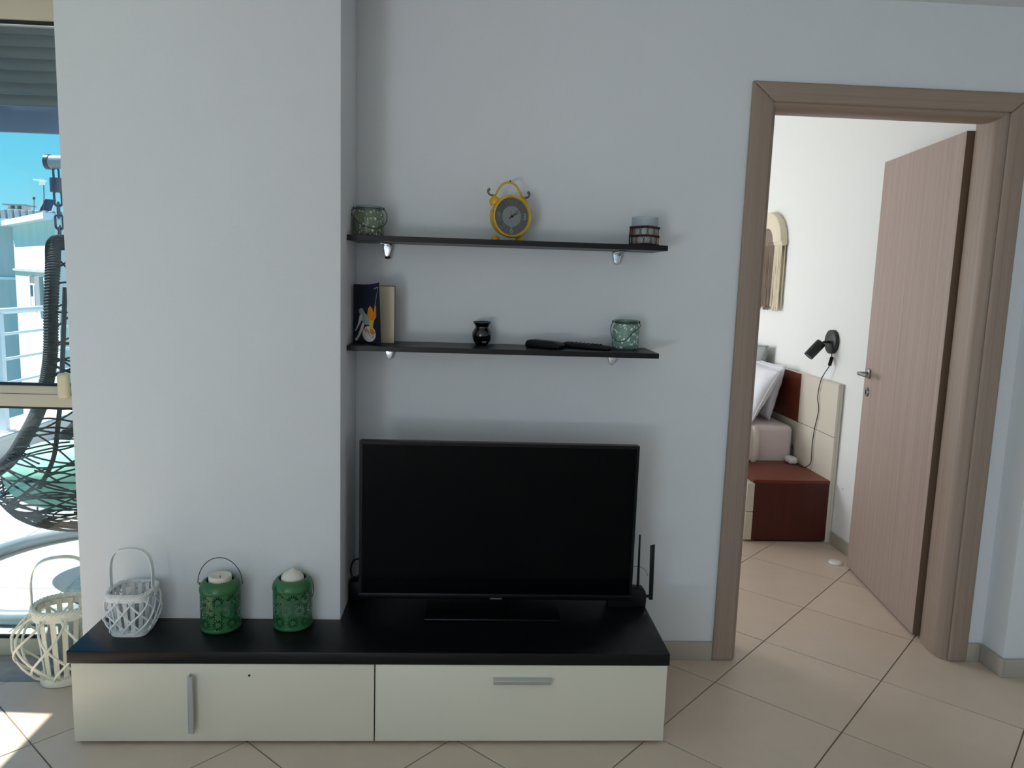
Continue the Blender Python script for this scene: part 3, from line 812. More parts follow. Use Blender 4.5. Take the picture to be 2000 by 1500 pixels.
B().lathe([(0, -0.0310), (0.0612, -0.0310), (0.0612, -0.0304), (0, -0.0304)], 40, (0, 0, CZ), 1).build('crystal', glass('clock_crystal', (0.97, 0.98, 0.98)), ck)
for s_ in (-1, 1):
    d = Vector((s_ * 0.72, 0, 0.69)).normalized()
    c_ = Vector((0, 0.006, CZ)) + d * 0.0745
    mtx = Matrix.Translation(c_) @ d.to_track_quat('Z', 'Y').to_matrix().to_4x4()
    B().lathe([(0, 0.014), (0.008, 0.0125), (0.0150, 0.007), (0.0185, -0.002), (0.0190, -0.006), (0, -0.008)], 24).xf(mtx).build('bell', 'yellow', ck, smooth=50)
    f_ = Vector((s_ * 0.0445, 0.006, 0.0))
    B().lathe([(0, 0.0002), (0.009, 0.0002), (0.0155, 0.005), (0.0150, 0.011), (0.009, 0.018), (0, 0.021)], 20, tuple(f_)).build('foot', 'yellow', ck, smooth=50)
hp = smoothpath([(-0.0585, 0.006, 0.153), (-0.049, 0.006, 0.155), (-0.039, 0.006, 0.172), (-0.023, 0.006, 0.192), (0, 0.006, 0.1995), (0.023, 0.006, 0.192), (0.039, 0.006, 0.172), (0.049, 0.006, 0.155), (0.0585, 0.006, 0.153)], 6)
B().tube(hp, 0.0036, 10).build('handle', 'bezel', ck, smooth=60)
for s_ in (-1, 1):
    B().tube(smoothpath([(s_ * 0.058, 0.006, 0.153), (s_ * 0.067, 0.006, 0.153), (s_ * 0.075, 0.006, 0.160), (s_ * 0.075, 0.006, 0.169), (s_ * 0.070, 0.006, 0.171)], 5), [0.0034] * 12 + [0.0042] * 5 + [0.005] * 4, 8).build('curl', 'patina', ck, smooth=60)
for x, z in ((0.0690, 0.086), (0.0685, 0.074), (-0.066, 0.100), (-0.0675, 0.095), (0.003, 0.203)):
    B().sphere((x, -0.029 if z < 0.15 else 0.004, z), 0.0032, 8, 6, (1.0, 1.0, 1.0)).build('chip', 'wear', ck, smooth=60)

# ---- glass jars
def jar(name, label, loc, r, hgt, neck, mat, handle, rz=0.0):
    j = thing(name, label, 'jar', loc, rz)
    t = 0.003
    hb = hgt * 0.74
    outer = [(0, 0.0004), (r * .82, 0.0004), (r * .95, 0.006), (r, 0.018), (r * 1.0, hb * .75), (r * .96, hb), (neck + .002, hgt * .86)]
    inner = [(neck - .001, hgt * .86), (r * .96 - t, hb - .002), (r - t, hb * .75), (r - t, 0.02), (r * .8, 0.008), (0, 0.008)]
    B().lathe(outer + inner, 40).build('body', mat, j, smooth=50)
    B().lathe([(neck - .001, hgt * .862), (neck + .002, hgt * .862), (neck + .001, hgt * .90), (neck + .003, hgt * .93), (neck + .0045, hgt * .965), (neck + .003, hgt), (neck - .001, hgt), (neck - .002, hgt * .95), (neck - .001, hgt * .862)], 40).build('rim', 'jarclear', j, smooth=50)
    B().tube([((neck + .0035) * math.cos(a), (neck + .0035) * math.sin(a), hgt * .915) for a in [2 * PI * k / 40 for k in range(40)]], 0.0013, 6, True).build('neck_wire', 'wire', j, smooth=60)
    B().tube(smoothpath(handle, 8), 0.0013, 6).build('handle', 'wire', j, smooth=60)
    for s_ in (-1, 1):
        B().sphere((s_ * (neck + .008), 0, hgt * .93), 0.0038, 8, 6, (.8, .8, 1.4)).build('eyelet', 'wire', j, smooth=60)
    return j
r, n_, hg = 0.0525, 0.0425, 0.101
jar('glass_jar', 'olive glass jar with printed leaves and wire handle on the upper shelf', (-0.3565, -0.105, SZ1), r, hg, n_,
    'jar1', [(n_ + .008, 0, hg * .93), (r + .010, -0.012, hg * .72), (r + .006, -.030, hg * .42), (0.030, -r - .004, hg * .24), (0.0, -r - .007, hg * .30), (-.025, -r - .002, hg * .42), (-r * .75, -r * .75, hg * .55), (-r - .004, -.02, hg * .75), (-n_ - .008, 0, hg * .93)])
r, n_, hg = 0.0480, 0.0395, 0.104
jar('glass_jar', 'sage glass jar with white printed leaves at the end of the lower shelf', (0.5475, -0.072, SZ2), r, hg, n_,
    'jar2', [(n_ + .008, 0, hg * .93), (r * .9, -.028, hg * .78), (r * .3, -r - .004, hg * .60), (-r * .2, -r - .006, hg * .34), (-r * .75, -r * .85, hg * .28), (-r - .006, -.028, hg * .46), (-r - .008, -.010, hg * .72), (-n_ - .008, 0, hg * .93)])
# candle glass with a rope net
cg = thing('candle_glass', 'clear glass tumbler in a maroon rope net on the upper shelf', 'candle holder', (0.587, -0.11, SZ1))
R_ = 0.0452
B().lathe([(0, 0.0025), (R_ - .003, 0.0025), (R_, 0.006), (R_ + .0008, 0.098), (R_ - .0025, 0.098), (R_ - .0035, 0.010), (0, 0.008)], 40).build('glass', 'cup', cg, smooth=40)
def rope_ring(z, rr, name='rope'):
    b = B()
    for ph in (0, PI):
        b.tube([((R_ + .0035 + .0016 * math.cos(9 * a + ph)) * math.cos(a), (R_ + .0035 + .0016 * math.cos(9 * a + ph)) * math.sin(a), z + .0016 * math.sin(9 * a + ph) + .0012 * math.sin(3 * a)) for a in [2 * PI * k / 72 for k in range(72)]], rr, 6, True)
    b.build(name, 'rope', cg, smooth=60)
rope_ring(0.0625, 0.0030); rope_ring(0.0335, 0.0026); rope_ring(0.0048, 0.0024)
for row, (z0, z1) in enumerate(((0.0335, 0.0625), (0.0045, 0.0335))):
    for k in range(12):
        a0 = 2 * PI * (k + .5 * row) / 12; dz = z1 - z0; w_ = 0.13
        for s_ in (-1, 1):
            pts = [((R_ + .003) * math.cos(a0 + s_ * w_ * q), (R_ + .003) * math.sin(a0 + s_ * w_ * q), z0 + dz * t) for t, q in ((0, 1), (.3, .35), (.5, .1), (.7, .35), (1, 1))]
            B().tube(pts, 0.0012, 5).build('net_cord', 'twine', cg, smooth=60)
for a in (PI * .98, PI * 1.12):
    B().tube([((R_ + .004) * math.cos(a), (R_ + .004) * math.sin(a), .062), ((R_ + .0065) * math.cos(a), (R_ + .0065) * math.sin(a), .03), ((R_ + .005) * math.cos(a), (R_ + .005) * math.sin(a), .006)], 0.0017, 6).build('rope_end', 'rope', cg, smooth=60)
tag(B().lathe([(0, 0.0), (R_ - .0055, 0.0), (R_ - .0055, 0.050), (0, 0.050)], 32).build('candle', 'wax2', None, smooth=40), 'beige wax filling inside the rope-netted glass', 'candle').location = (0.587, -0.11, SZ1 + 0.0092)

# ---- book with its cover standing ajar
bk = thing('book', 'upright book with a navy illustrated cover standing open at the pillar', 'book', (-0.405, -0.10, SZ2))
H_ = 0.200
B().box(0.0, 0.138, -0.004, 0.009, 0.0015, H_ - .004).build('pages', 'page', bk, bevel=0.001, seg=1)
B().box(-0.0005, 0.1395, 0.0095, 0.0108, 0.0005, H_ - .002).build('back_cover', 'cover', bk)
B().box(-0.0018, -0.0006, -0.006, 0.0108, 0.0005, H_ - .001).build('spine', 'cover', bk)
def cov(u, v, off=0.0):
    """cover surface: hinged at the left, swung towards the viewer, right edge curling up at the top"""
    th = 0.62 + 0.10 * v
    w_ = 0.126
    curl = 0.010 * (u ** 3) * v
    x = u * w_ * math.cos(th) - off * math.sin(th)
    y = -0.006 - u * w_ * math.sin(th) + curl * 0.6 - off * math.cos(th)
    return (x, y, 0.0005 + v * H_ + 0.0095 * (u ** 4) * v)
def cov_patch(name, poly, mat, off, par):
    b = B()
    b.v = [cov(u, v, off) for u, v in poly]
    b.f = [tuple(range(len(poly)))]
    bm_o = b.build(name, mat, par)
    return bm_o
b = B(); NU = 12
for off in (0.0, 0.0007):
    for iu in range(NU + 1):
        for iv in range(NU + 1): b.v.append(cov(iu / NU, iv / NU, off))
n2 = (NU + 1) ** 2
for iu in range(NU):
    for iv in range(NU):
        q = [iu * (NU + 1) + iv, (iu + 1) * (NU + 1) + iv, (iu + 1) * (NU + 1) + iv + 1, iu * (NU + 1) + iv + 1]
        b.f.append(tuple(q)); b.f.append(tuple(n2 + k for k in reversed(q)))
for k in range(NU):
    e = [(k * (NU + 1), (k + 1) * (NU + 1)), (k * (NU + 1) + NU, (k + 1) * (NU + 1) + NU), (k, k + 1), (NU * (NU + 1) + k, NU * (NU + 1) + k + 1)]
    for p, q in e: b.f.append((p, q, n2 + q, n2 + p))
fc = b.build('front_cover', 'cover', bk, smooth=40)
def ell(cu, cv, ru, rv, rot=0, n=20):
    return [(cu + ru * math.cos(a) * math.cos(rot) - rv * math.sin(a) * math.sin(rot) * .55, cv + (ru * math.cos(a) * math.sin(rot) + rv * math.sin(a) * math.cos(rot) * 1.0)) for a in [2 * PI * k / n for k in range(n)]]
cov_patch('print_disc', ell(.58, .17, .245, .135, 0), 'ill_w', 0.0010, fc)
cov_patch('print_shape', [(.05, .20), (.10, .21), (.24, .33), (.34, .42), (.32, .50), (.24, .48), (.17, .33)], 'ill_w', 0.0010, fc)
cov_patch('print_shape', [(.04, .06), (.12, .03), (.22, .11), (.36, .24), (.42, .34), (.34, .36), (.25, .24), (.14, .11)], 'ill_w', 0.0010, fc)
cov_patch('print_shape', [(.20, .56), (.26, .60), (.36, .59), (.42, .53), (.58, .46), (.64, .40), (.58, .32), (.46, .32), (.34, .38), (.24, .50)], 'ill_g', 0.0011, fc)
cov_patch('print_shape', [(.52, .46), (.56, .60), (.64, .64), (.72, .60), (.76, .52), (.82, .64), (.86, .63), (.86, .46), (.78, .40), (.64, .40)], 'ill_o', 0.0012, fc)
cov_patch('print_shape', [(.62, .40), (.78, .40), (.74, .33), (.72, .24), (.60, .25), (.60, .34)], 'ill_y', 0.0013, fc)
cov_patch('print_shape', [(.60, .25), (.72, .26), (.82, .20), (.76, .16), (.64, .18)], 'ill_o', 0.0014, fc)
cov_patch('print_line', [(.81, .64), (.83, .64), (.955, .92), (.945, .92)], 'ill_g', 0.0011, fc)
cov_patch('print_line', [(.80, .905), (.97, .925), (.97, .94), (.80, .92)], 'ill_g', 0.0011, fc)
me = text_mesh('APRITE', 1.0)
for v in me.vertices:
    x, y = v.co.x * 0.105, v.co.y * 0.15
    a = -0.42
    u_ = .575 + x * math.cos(a) * 1.25 - y * math.sin(a) * .6
    v_ = .185 + x * math.sin(a) + y * math.cos(a) * .85
    v.co = cov(u_, v_, 0.0016)
mesh_obj('print_lettering', me, 'ill_r', fc, Matrix.Identity(4))

# ---- black oil burner
vz = thing('vase', 'small glossy black vase with a price sticker on the lower shelf', 'vase', (0.037, -0.052, SZ2))
B().lathe([(0, 0.0004), (0.0205, 0.0004), (0.0235, 0.004), (0.0315, 0.018), (0.0352, 0.032), (0.0345, 0.043), (0.0290, 0.054), (0.0240, 0.0605), (0.0235, 0.064), (0.0270, 0.071), (0.0325, 0.0795), (0.0318, 0.0812), (0.0262, 0.074), (0.020, 0.066), (0, 0.063)], 40).build('body', 'ceramic', vz, smooth=60)
B().lathe([(0.0325, 0.0796), (0.0330, 0.0815), (0.0315, 0.0826), (0.0300, 0.0815)], 40).build('rim', 'ceramic2', vz, smooth=60)
b = B()
for k in range(7):
    a = -PI / 2 + 0.05 + 0.09 * k
    for z, rr in ((0.0085, 0.0268), (0.0145, 0.0305)):
        b.v.append((rr * math.cos(a), rr * math.sin(a), z))
b.f = [(2 * k, 2 * k + 2, 2 * k + 3, 2 * k + 1) for k in range(6)]
b.build('sticker', 'sticker', vz)

# ---- remote controls
def remote(label, p, q, wd, th, buttons):
    d = Vector(q) - Vector(p); L = d.length
    o = thing('remote_control', label, 'remote control', p, math.atan2(d.y, d.x), 'remote controls on the lower shelf')
    prof = [(0, 0.0006), (L, 0.0006), (L + .001, th * .45), (L - .006, th * .72), (L * .80, th * .92), (L * .12, th), (0.004, th * .86), (-.002, th * .45)]
    B().prism(prof, 1, -wd / 2, wd / 2).build('body', 'blackp', o, bevel=0.0035, seg=3)
    for i in range(buttons[0]):
        for j in range(buttons[1]):
            x = L * .14 + (L * .66) * i / max(1, buttons[0] - 1); y = (j - (buttons[1] - 1) / 2) * wd * .27
            z = th * (1.0 - .08 * i / buttons[0])
            B().lathe([(0.0042, -0.002), (0.0042, 0.0012), (0.003, 0.0024), (0, 0.0026)], 8, (x, y, z)).build('button', 'blackr', o, smooth=40)
    return o
o = remote('short black remote control with a thick rounded end, beside the vase', (0.203, -0.075, SZ2), (0.312, -0.150, SZ2), 0.048, 0.027, (0, 0))
remote('long black remote control with raised buttons, next to the sage jar', (0.318, -0.055, SZ2), (0.482, -0.140, SZ2), 0.044, 0.018, (9, 3))

# ---- white wicker basket lanterns
def basket(label, loc, rz, base, belly, rim, H, hz, mat, n_str, n_slat, rs, sq, group):
    o = thing('basket_lantern', label, 'basket', loc, rz, group)
    k_ = H
    def rad(t):      # half width at relative height t (0 base, 1 band)
        return base + (belly - base) * math.sin(PI * min(t / 0.62, 1.0) / 2) ** 0.8 if t < 0.62 else belly + (rim - belly) * (1 - math.cos(PI * (t - 0.62) / 0.38 / 2)) ** 1.0
    def sqm(a):
        return 1.0 / ((abs(math.cos(a)) ** sq + abs(math.sin(a)) ** sq) ** (1.0 / sq))
    def pt(a, r, z): return (r * sqm(a) * math.cos(a), r * sqm(a) * math.sin(a), z)
    zb, zr = 0.016 * k_ / 0.15, H
    B().lathe([(0, 0.0004), (base * .97, 0.0004), (base * 1.0, 0.004), (base * 1.0, zb), (base * .93, zb + .002), (0, zb + .002)], 40, sq=sq).build('base', mat, o, smooth=35)
    for d in (1, -1):
        for i in range(n_str):
            a0 = 2 * PI * (i + (0.25 if d > 0 else .75)) / n_str
            pts = []
            for q in range(13):
                t = q / 12
                a = a0 + d * 1.25 * (t - .5)
                pts.append(pt(a, rad(t) + (0.0012 if d > 0 else -0.0012) + 0.001, zb + (zr - zb) * t))
            B().tube(pts, rs, 6).build('strand', mat, o, smooth=60)
    for i in range(n_slat):
        a = 2 * PI * i / n_slat
        pts = [pt(a, (base * .80) + (rim * .93 - base * .80) * t, zb + (zr + 0.008 - zb) * t) for t in (0, .25, .5, .75, 1)]
        B().ribbon(pts, (-math.sin(a), math.cos(a), 0), rim * 0.20, 0.0016).build('slat', mat, o)
    # flat band, then a braid of two strands on the rim
    bh = 0.018 * (k_ / 0.15) ** 0.6
    ring = []
    for r0, z0 in ((rim * 1.0, zr - bh * .5), (rim * 1.05, zr - bh * .5), (rim * 1.05, zr + bh * .5), (rim * 1.0, zr + bh * .5), (rim * 1.0, zr - bh * .5)): ring.append((r0, z0))
    B().lathe(ring, 40, sq=sq).build('band', mat, o, smooth=35)
    n_tw = 14; br = 0.0040 * (k_ / 0.15) ** 0.35
    for ph in (0, 2 * PI / 3, 4 * PI / 3):
        pts = []
        for q in range(110):
            a = 2 * PI * q / 110; w_ = n_tw * a + ph
            pts.append(pt(a, rim * 1.0 + br * 1.1 * math.cos(w_), zr + bh * .72 + br * 1.1 * math.sin(w_)))
        B().tube(pts, br * .82, 6, True).build('braid', mat, o, smooth=60)
    # flat bent handle, fixed inside the rim on two sides
    hw = rim * 1.02
    hp = [(-hw, 0, zr - bh), (-hw, 0, zr + 0.3 * (hz - zr)), (-hw * .99, 0, zr + 0.58 * (hz - zr)), (-hw * .86, 0, zr + .82 * (hz - zr)), (-hw * .55, 0, zr + .96 * (hz - zr)), (0, 0, hz), (hw * .55, 0, zr + .96 * (hz - zr)), (hw * .86, 0, zr + .82 * (hz - zr)), (hw * .99, 0, zr + 0.58 * (hz - zr)), (hw, 0, zr + 0.3 * (hz - zr)), (hw, 0, zr - bh)]
    B().ribbon(smoothpath(hp, 6), (0, 1, 0), 0.021 * (k_ / .15) ** .5, 0.003).build('handle', mat, o, smooth=35)
    for s_ in (-1, 1):
        b = B()
        for q in range(4):
            b.tube([(s_ * (hw + .003), -0.010 + .006 * q, zr + bh * 1.2), (s_ * (hw + .008), -0.008 + .005 * q, zr + bh * .2), (s_ * (hw + .003), -0.012 + .007 * q, zr - bh)], br * .5, 5)
        b.build('binding', mat, o, smooth=60)
    B().lathe([(0, zb + .003), (base * .66, zb + .003), (base * .68, zb + .006), (base * .68, H * .72), (base * .64, H * .72), (base * .64, zb + .008), (0, zb + .007)], 28).build('glass_insert', 'clear', o, smooth=40)
    return o
basket('white wicker basket lantern with an arched handle standing on the black cabinet', (-1.046, -0.413, ZT1), 0.0, 0.056, 0.073, 0.063, 0.124, 0.268, 'wicker', 10, 16, 0.0030, 4.0, 'white wicker basket lanterns')
basket('larger wicker basket lantern coloured as sunlit, standing on the floor by the glass door', (-1.402, -0.158, 0.0018), 0.35, 0.075, 0.152, 0.086, 0.252, 0.442, 'wicker2', 9, 14, 0.0042, 2.3, 'white wicker basket lanterns')

# ---- green pierced metal lanterns
def lantern_wall(r, z0, z1, nseg, nrow):
    """thin tube wall with rows of pierced daisy shapes"""
    b = B(); holes = []
    cw = 2 * PI * r / 9
    for c in range(9):
        for q in range(3):
            cx = cw * (c + (0.5 if q % 2 else 0)); cz = z0 + (z1 - z0) * (0.17 + 0.33 * q)
            holes.append((cx, cz))
    circ = 2 * PI * r
    def inside(x, z):
        for cx, cz in holes:
            dx = (x - cx + circ / 2) % circ - circ / 2; dz = z - cz
            d = math.hypot(dx, dz)
            if d < 0.0215:
                if d < 0.0022: return False
                a = math.atan2(dz, dx); k = 12
                fr_ = (a / (2 * PI) * k) % 1.0 - 0.5
                tw = abs(fr_) * 2 * PI * d / k
                if 0.0075 < d < 0.0185:
                    e = (d - 0.013) / 0.0055
                    if tw < 0.0021 * math.sqrt(max(0, 1 - e * e)): return True
        # small holes between the daisies
        fx = (x / (cw / 2)) % 1.0 - 0.5
        for q in range(2):
            zz = z0 + (z1 - z0) * (0.335 + 0.33 * q)
            if math.hypot(fx * cw / 2, z - zz) < 0.0026: return True
        return False
    for iz in range(nrow + 1):
        for k in range(nseg):
            a = 2 * PI * k / nseg
            b.v.append((r * math.cos(a), r * math.sin(a), z0 + (z1 - z0) * iz / nrow))
    for iz in range(nrow):
        for k in range(nseg):
            x = circ * (k + .5) / nseg; z = z0 + (z1 - z0) * (iz + .5) / nrow
            if inside(x, z): continue
            l = (k + 1) % nseg
            b.f.append((iz * nseg + k, iz * nseg + l, (iz + 1) * nseg + l, (iz + 1) * nseg + k))
    return b
wall_mesh = None
def lantern(label, loc, rz, up_handle):
    global wall_mesh
    o = thing('lantern', label, 'lantern', loc, rz, 'green pierced lanterns on the cabinet')
    r = 0.0625
    B().lathe([(0, 0.0004), (r * .86, 0.0004), (r * .98, 0.003), (r * 1.02, 0.009), (r * 1.0, 0.0145), (r * .985, 0.0145), (r * .98, 0.006), (0, 0.004)], 48).build('base', 'green', o, smooth=50)
    if wall_mesh is None:
        w_ = lantern_wall(r * .992, 0.0135, 0.1275, 300, 86).build('pierced_wall', 'green', o, smooth=50)
        wall_mesh = w_.data
    else:
        w_ = bpy.data.objects.new('pierced_wall', wall_mesh); COL.objects.link(w_); w_.parent = o
    B().lathe([(r * .985, 0.1265), (r * 1.0, 0.1265), (r * 1.025, 0.1300), (r * 1.015, 0.1380), (r * .96, 0.1490), (r * .84, 0.1585), (r * .74, 0.1625), (r * .68, 0.1620), (r * .665, 0.1590), (r * .70, 0.1555), (r * .93, 0.1400), (r * .985, 0.1265)], 48).build('shoulder', 'green', o, smooth=50)
    B().lathe([(0, 0.094), (0.030, 0.094), (0.0390, 0.101), (0.0405, 0.1570), (0.0412, 0.1570), (0.0398, 0.100), (0.031, 0.0925), (0, 0.0925)], 32).build('cup', 'greenwire', o, smooth=50)
    if up_handle:
        pts = [((r + .004) * math.cos(a), 0, 0.146 + 0.086 * math.sin(a)) for a in [PI * k / 28 for k in range(29)]]
        pts = [(p[0] * (1.05 if 0.04 < abs(p[0]) else 1.05), p[1], p[2]) for p in pts]
    else:
        # folded down in front
        pts = []
        for k in range(29):
            a = PI * k / 28
            pts.append(((r + .0035) * math.cos(a), -(r + .002) * math.sin(a) * 1.03, 0.144 - 0.052 * math.sin(a)))
    B().tube(pts, 0.0014, 6).build('handle', 'greenwire' if up_handle else 'green', o, smooth=60)
    for s_ in (-1, 1):
        B().lathe([(0.0, -0.003), (0.004, -0.002), (0.004, 0.002), (0, 0.003)], 10, (s_ * (r + .0025), 0, 0.145), 0).build('pivot', 'green', o, smooth=50)
    return o
lantern('green pierced metal lantern with its wire handle raised', (-0.782, -0.388, ZT1), 0.0, True)
lantern('green pierced metal lantern with its handle folded down, nearer the television', (-0.5585, -0.369, ZT1), 0.75, False)
def candle(label, loc, prof, wick, tilt=(0, 0)):
    o = thing('candle', label, 'candle', loc, 0, 'candles in the green lanterns')
    B().lathe(prof, 36).build('wax', 'wax', o, smooth=40)
    B().tube([(0, 0, wick[0]), (0.0006, 0, wick[1])], 0.0011, 6).build('wick', 'wick' if wick[2] else 'wax', o)
candle('cream candle with a hollowed top in the lantern with raised handle', (-0.782, -0.388, ZT1 + 0.0052), [(0, 0.0895), (0.028, 0.0895), (0.0355, 0.096), (0.0355, 0.164), (0.0345, 0.169), (0.031, 0.1705), (0.026, 0.166), (0.012, 0.161), (0, 0.160)], (0.158, 0.167, True))
candle('cream candle with a pointed top in the lantern nearer the television', (-0.5585, -0.369, ZT1 + 0.0052), [(0, 0.0895), (0.028, 0.0895), (0.036, 0.0965), (0.036, 0.155), (0.034, 0.163), (0.024, 0.173), (0.009, 0.182), (0.002, 0.189), (0, 0.190)], (0.186, 0.192, False))

# ================================================================== BEDROOM THINGS
hb = thing('headboard', 'tall headboard of ivory and cherry panels on the bedroom wall', 'headboard', (2.07, 2.6, 0))
def hpan(m, y0, y1, z0, z1): return B().box(2.0555, 2.0705, y0 + .0015, y1 - .0015, z0, z1).build('panel', m, hb, bevel=0.0012, seg=1, w=True)
B().box(2.0708, 2.0855, 1.361, 4.05, 0.001, 0.915).build('backing', 'panel', hb, w=True)
hpan('panel', 1.360, 1.850, 0.0015, 0.6135); hpan('panel', 1.360, 1.850, 0.6165, 0.9155)
hpan('panel', 1.850, 3.56, 0.0015, 0.6105); hpan('cherry', 1.850, 3.56, 0.6135, 0.9155)
hpan('panel', 3.56, 4.05, 0.0015, 0.6135); hpan('panel', 3.56, 4.05, 0.6165, 0.9155)
B().box(2.0555, 2.0855, 1.359, 4.05, 0.9158, 0.9195).build('cap', 'panel', hb, w=True)
ns = thing('nightstand', 'cherry wood nightstand with ivory drawer fronts below the wall lamp', 'nightstand', (1.84, 1.6, 0))
B().box(1.622, 2.0545, 1.362, 1.835, 0.012, 0.345).build('body', 'cherryV', ns, w=True)
B().box(1.612, 2.0550, 1.358, 1.838, 0.3453, 0.3645).build('top', 'cherry', ns, bevel=0.001, seg=1, w=True)
B().box(1.65, 2.04, 1.38, 1.82, 0.0005, 0.0118).build('plinth', 'dark', ns, w=True)
for z0, z1 in ((0.012, 0.175), (0.178, 0.343)):
    dr = B().box(1.580, 1.6215, 1.358, 1.836, z0, z1).build('drawer', 'panel', ns, bevel=0.0015, seg=1, w=True)
    hnd = B().box(1.560, 1.5797, 1.55, 1.65, z1 - .03, z1 - .022); hnd.v = [tuple(Vector(v) - ns.location) for v in hnd.v]; hnd.build('handle', 'alu', dr)
bd = thing('bed', 'bed base with a mattress under pale pink sheet against the headboard', 'bed', (1.1, 2.65, 0))
B().box(0.05, 2.05, 1.86, 3.50, 0.10, 0.30).build('base', 'cherryV', bd, bevel=0.005, w=True)
for x in (0.15, 1.95):
    for y in (1.95, 3.40): B().box(x - .03, x + .03, y - .03, y + .03, 0.0005, 0.0998).build('leg', 'cherryV', bd, w=True)
b = B().box(0.03, 2.035, 1.845, 3.52, 0.3003, 0.585)
b.build('mattress', 'pinksheet', bd, bevel=0.035, seg=4, w=True)

def pillow(name, label, loc, size, rot, mat, seed, group='pillows on the bed'):
    rnd = random.Random(seed)
    o = thing(name, label, 'pillow', loc, 0, group)
    o.rotation_euler = rot
    n = 26; b = B(); ph = [rnd.uniform(0, 6) for _ in range(6)]
    def thick(u, v):
        e = max(0, (1 - abs(u) ** 3.2)) ** .5 * max(0, (1 - abs(v) ** 3.2)) ** .5
        wr = 0.10 * math.sin(5 * u + 3 * v + ph[0]) + 0.08 * math.sin(9 * v - 4 * u + ph[1]) + 0.05 * math.sin(15 * u + 7 * v + ph[2])
        return e * (1 + wr * (abs(u) ** 1 + abs(v) ** 1) * .6)
    for s_ in (-1, 1):
        for i in range(n + 1):
            for j in range(n + 1):
                u, v = 2 * i / n - 1, 2 * j / n - 1
                pin = 1 - 0.06 * (1 - abs(u) ** 2) * abs(v) ** 2 - 0.0
                pin2 = 1 - 0.06 * (1 - abs(v) ** 2) * abs(u) ** 2
                b.v.append((u * size[0] / 2 * pin2, v * size[1] / 2 * pin, s_ * thick(u, v) * size[2] / 2))
    m_ = (n + 1) ** 2
    for s_ in (0, 1):
        for i in range(n):
            for j in range(n):
                q = (s_ * m_ + i * (n + 1) + j, s_ * m_ + (i + 1) * (n + 1) + j, s_ * m_ + (i + 1) * (n + 1) + j + 1, s_ * m_ + i * (n + 1) + j + 1)
                b.f.append(q if s_ else q[::-1])
    b.build('cushion', mat, o, smooth=180, doubles=True)
    edge = [(size[0] / 2 * c[0], size[1] / 2 * c[1], 0) for c in [(t / 10 * 2 - 1, -1) for t in range(10)] + [(1, t / 10 * 2 - 1) for t in range(10)] + [(1 - t / 10 * 2, 1) for t in range(10)] + [(-1, 1 - t / 10 * 2) for t in range(10)]]
    edge = [(p[0] * (1 - .06 * (1 - (2 * p[1] / size[1]) ** 2) if abs(abs(p[0]) - size[0] / 2) < 1e-6 else 1), p[1] * (1 - .06 * (1 - (2 * p[0] / size[0]) ** 2) if abs(abs(p[1]) - size[1] / 2) < 1e-6 else 1), 0) for p in edge]
    B().tube(edge, 0.004, 6, True).build('seam', mat, o, smooth=60)
    return o
# pillows stand on the mattress and lean on the headboard
pillow('pillow', 'white pillow leaning on the headboard beside the nightstand', (1.965, 2.26, 0.772), (0.36, 0.56, 0.09), (0, math.radians(-77), 0), 'sheet', 3)
pillow('pillow', 'white pillow in front, leaning on the other white pillow', (1.848, 2.145, 0.765), (0.37, 0.56, 0.12), (0, math.radians(-64), 0), 'sheet', 5)
pillow('pillow', 'grey pillow behind the white ones with its corner sticking up', (1.996, 2.60, 0.818), (0.46, 0.46, 0.10), (0, math.radians(-80), 0), 'greypillow', 8)
dv = thing('duvet', 'folded cream duvet hanging over the side of the bed', 'duvet', (1.2, 2.5, 0.6))
pts = [(3.40, 0.60), (2.6, 0.615), (2.0, 0.612), (1.87, 0.605), (1.815, 0.575), (1.800, 0.52), (1.797, 0.45), (1.792, 0.395), (1.800, 0.375), (1.820, 0.372), (1.832, 0.39), (1.835, 0.45), (1.836, 0.52), (1.841, 0.575), (1.87, 0.5865), (2.0, 0.5865), (3.40, 0.5865)]
b = B(); N_ = 30
for i in range(N_ + 1):
    x = 0.06 + (1.765 - 0.06) * i / N_
    for k, p in enumerate(pts):
        wv = 0.010 * math.sin(x * 21 + k * .6) if 3 < k < 11 else 0.004 * math.sin(x * 17 + k)
        b.v.append((x + (0.012 * math.sin(k * 1.3) if i == N_ else 0), p[0] - abs(wv) * .7, p[1] + (abs(wv) if k < 7 else 0)))
m_ = len(pts)
for i in range(N_):
    for k in range(m_):
        l = (k + 1) % m_
        b.f.append((i * m_ + k, i * m_ + l, (i + 1) * m_ + l, (i + 1) * m_ + k))
b.f.append(tuple(range(m_))); b.f.append(tuple(N_ * m_ + k for k in reversed(range(m_))))
b.build('cover', 'duvet', dv, smooth=60, w=True)
ps = B().tube([(1.772, 1.800, 0.59), (1.776, 1.788, 0.50), (1.776, 1.790, 0.40), (1.770, 1.808, 0.372)], 0.020, 10).build('piping', 'duvet', dv, smooth=60, w=True)

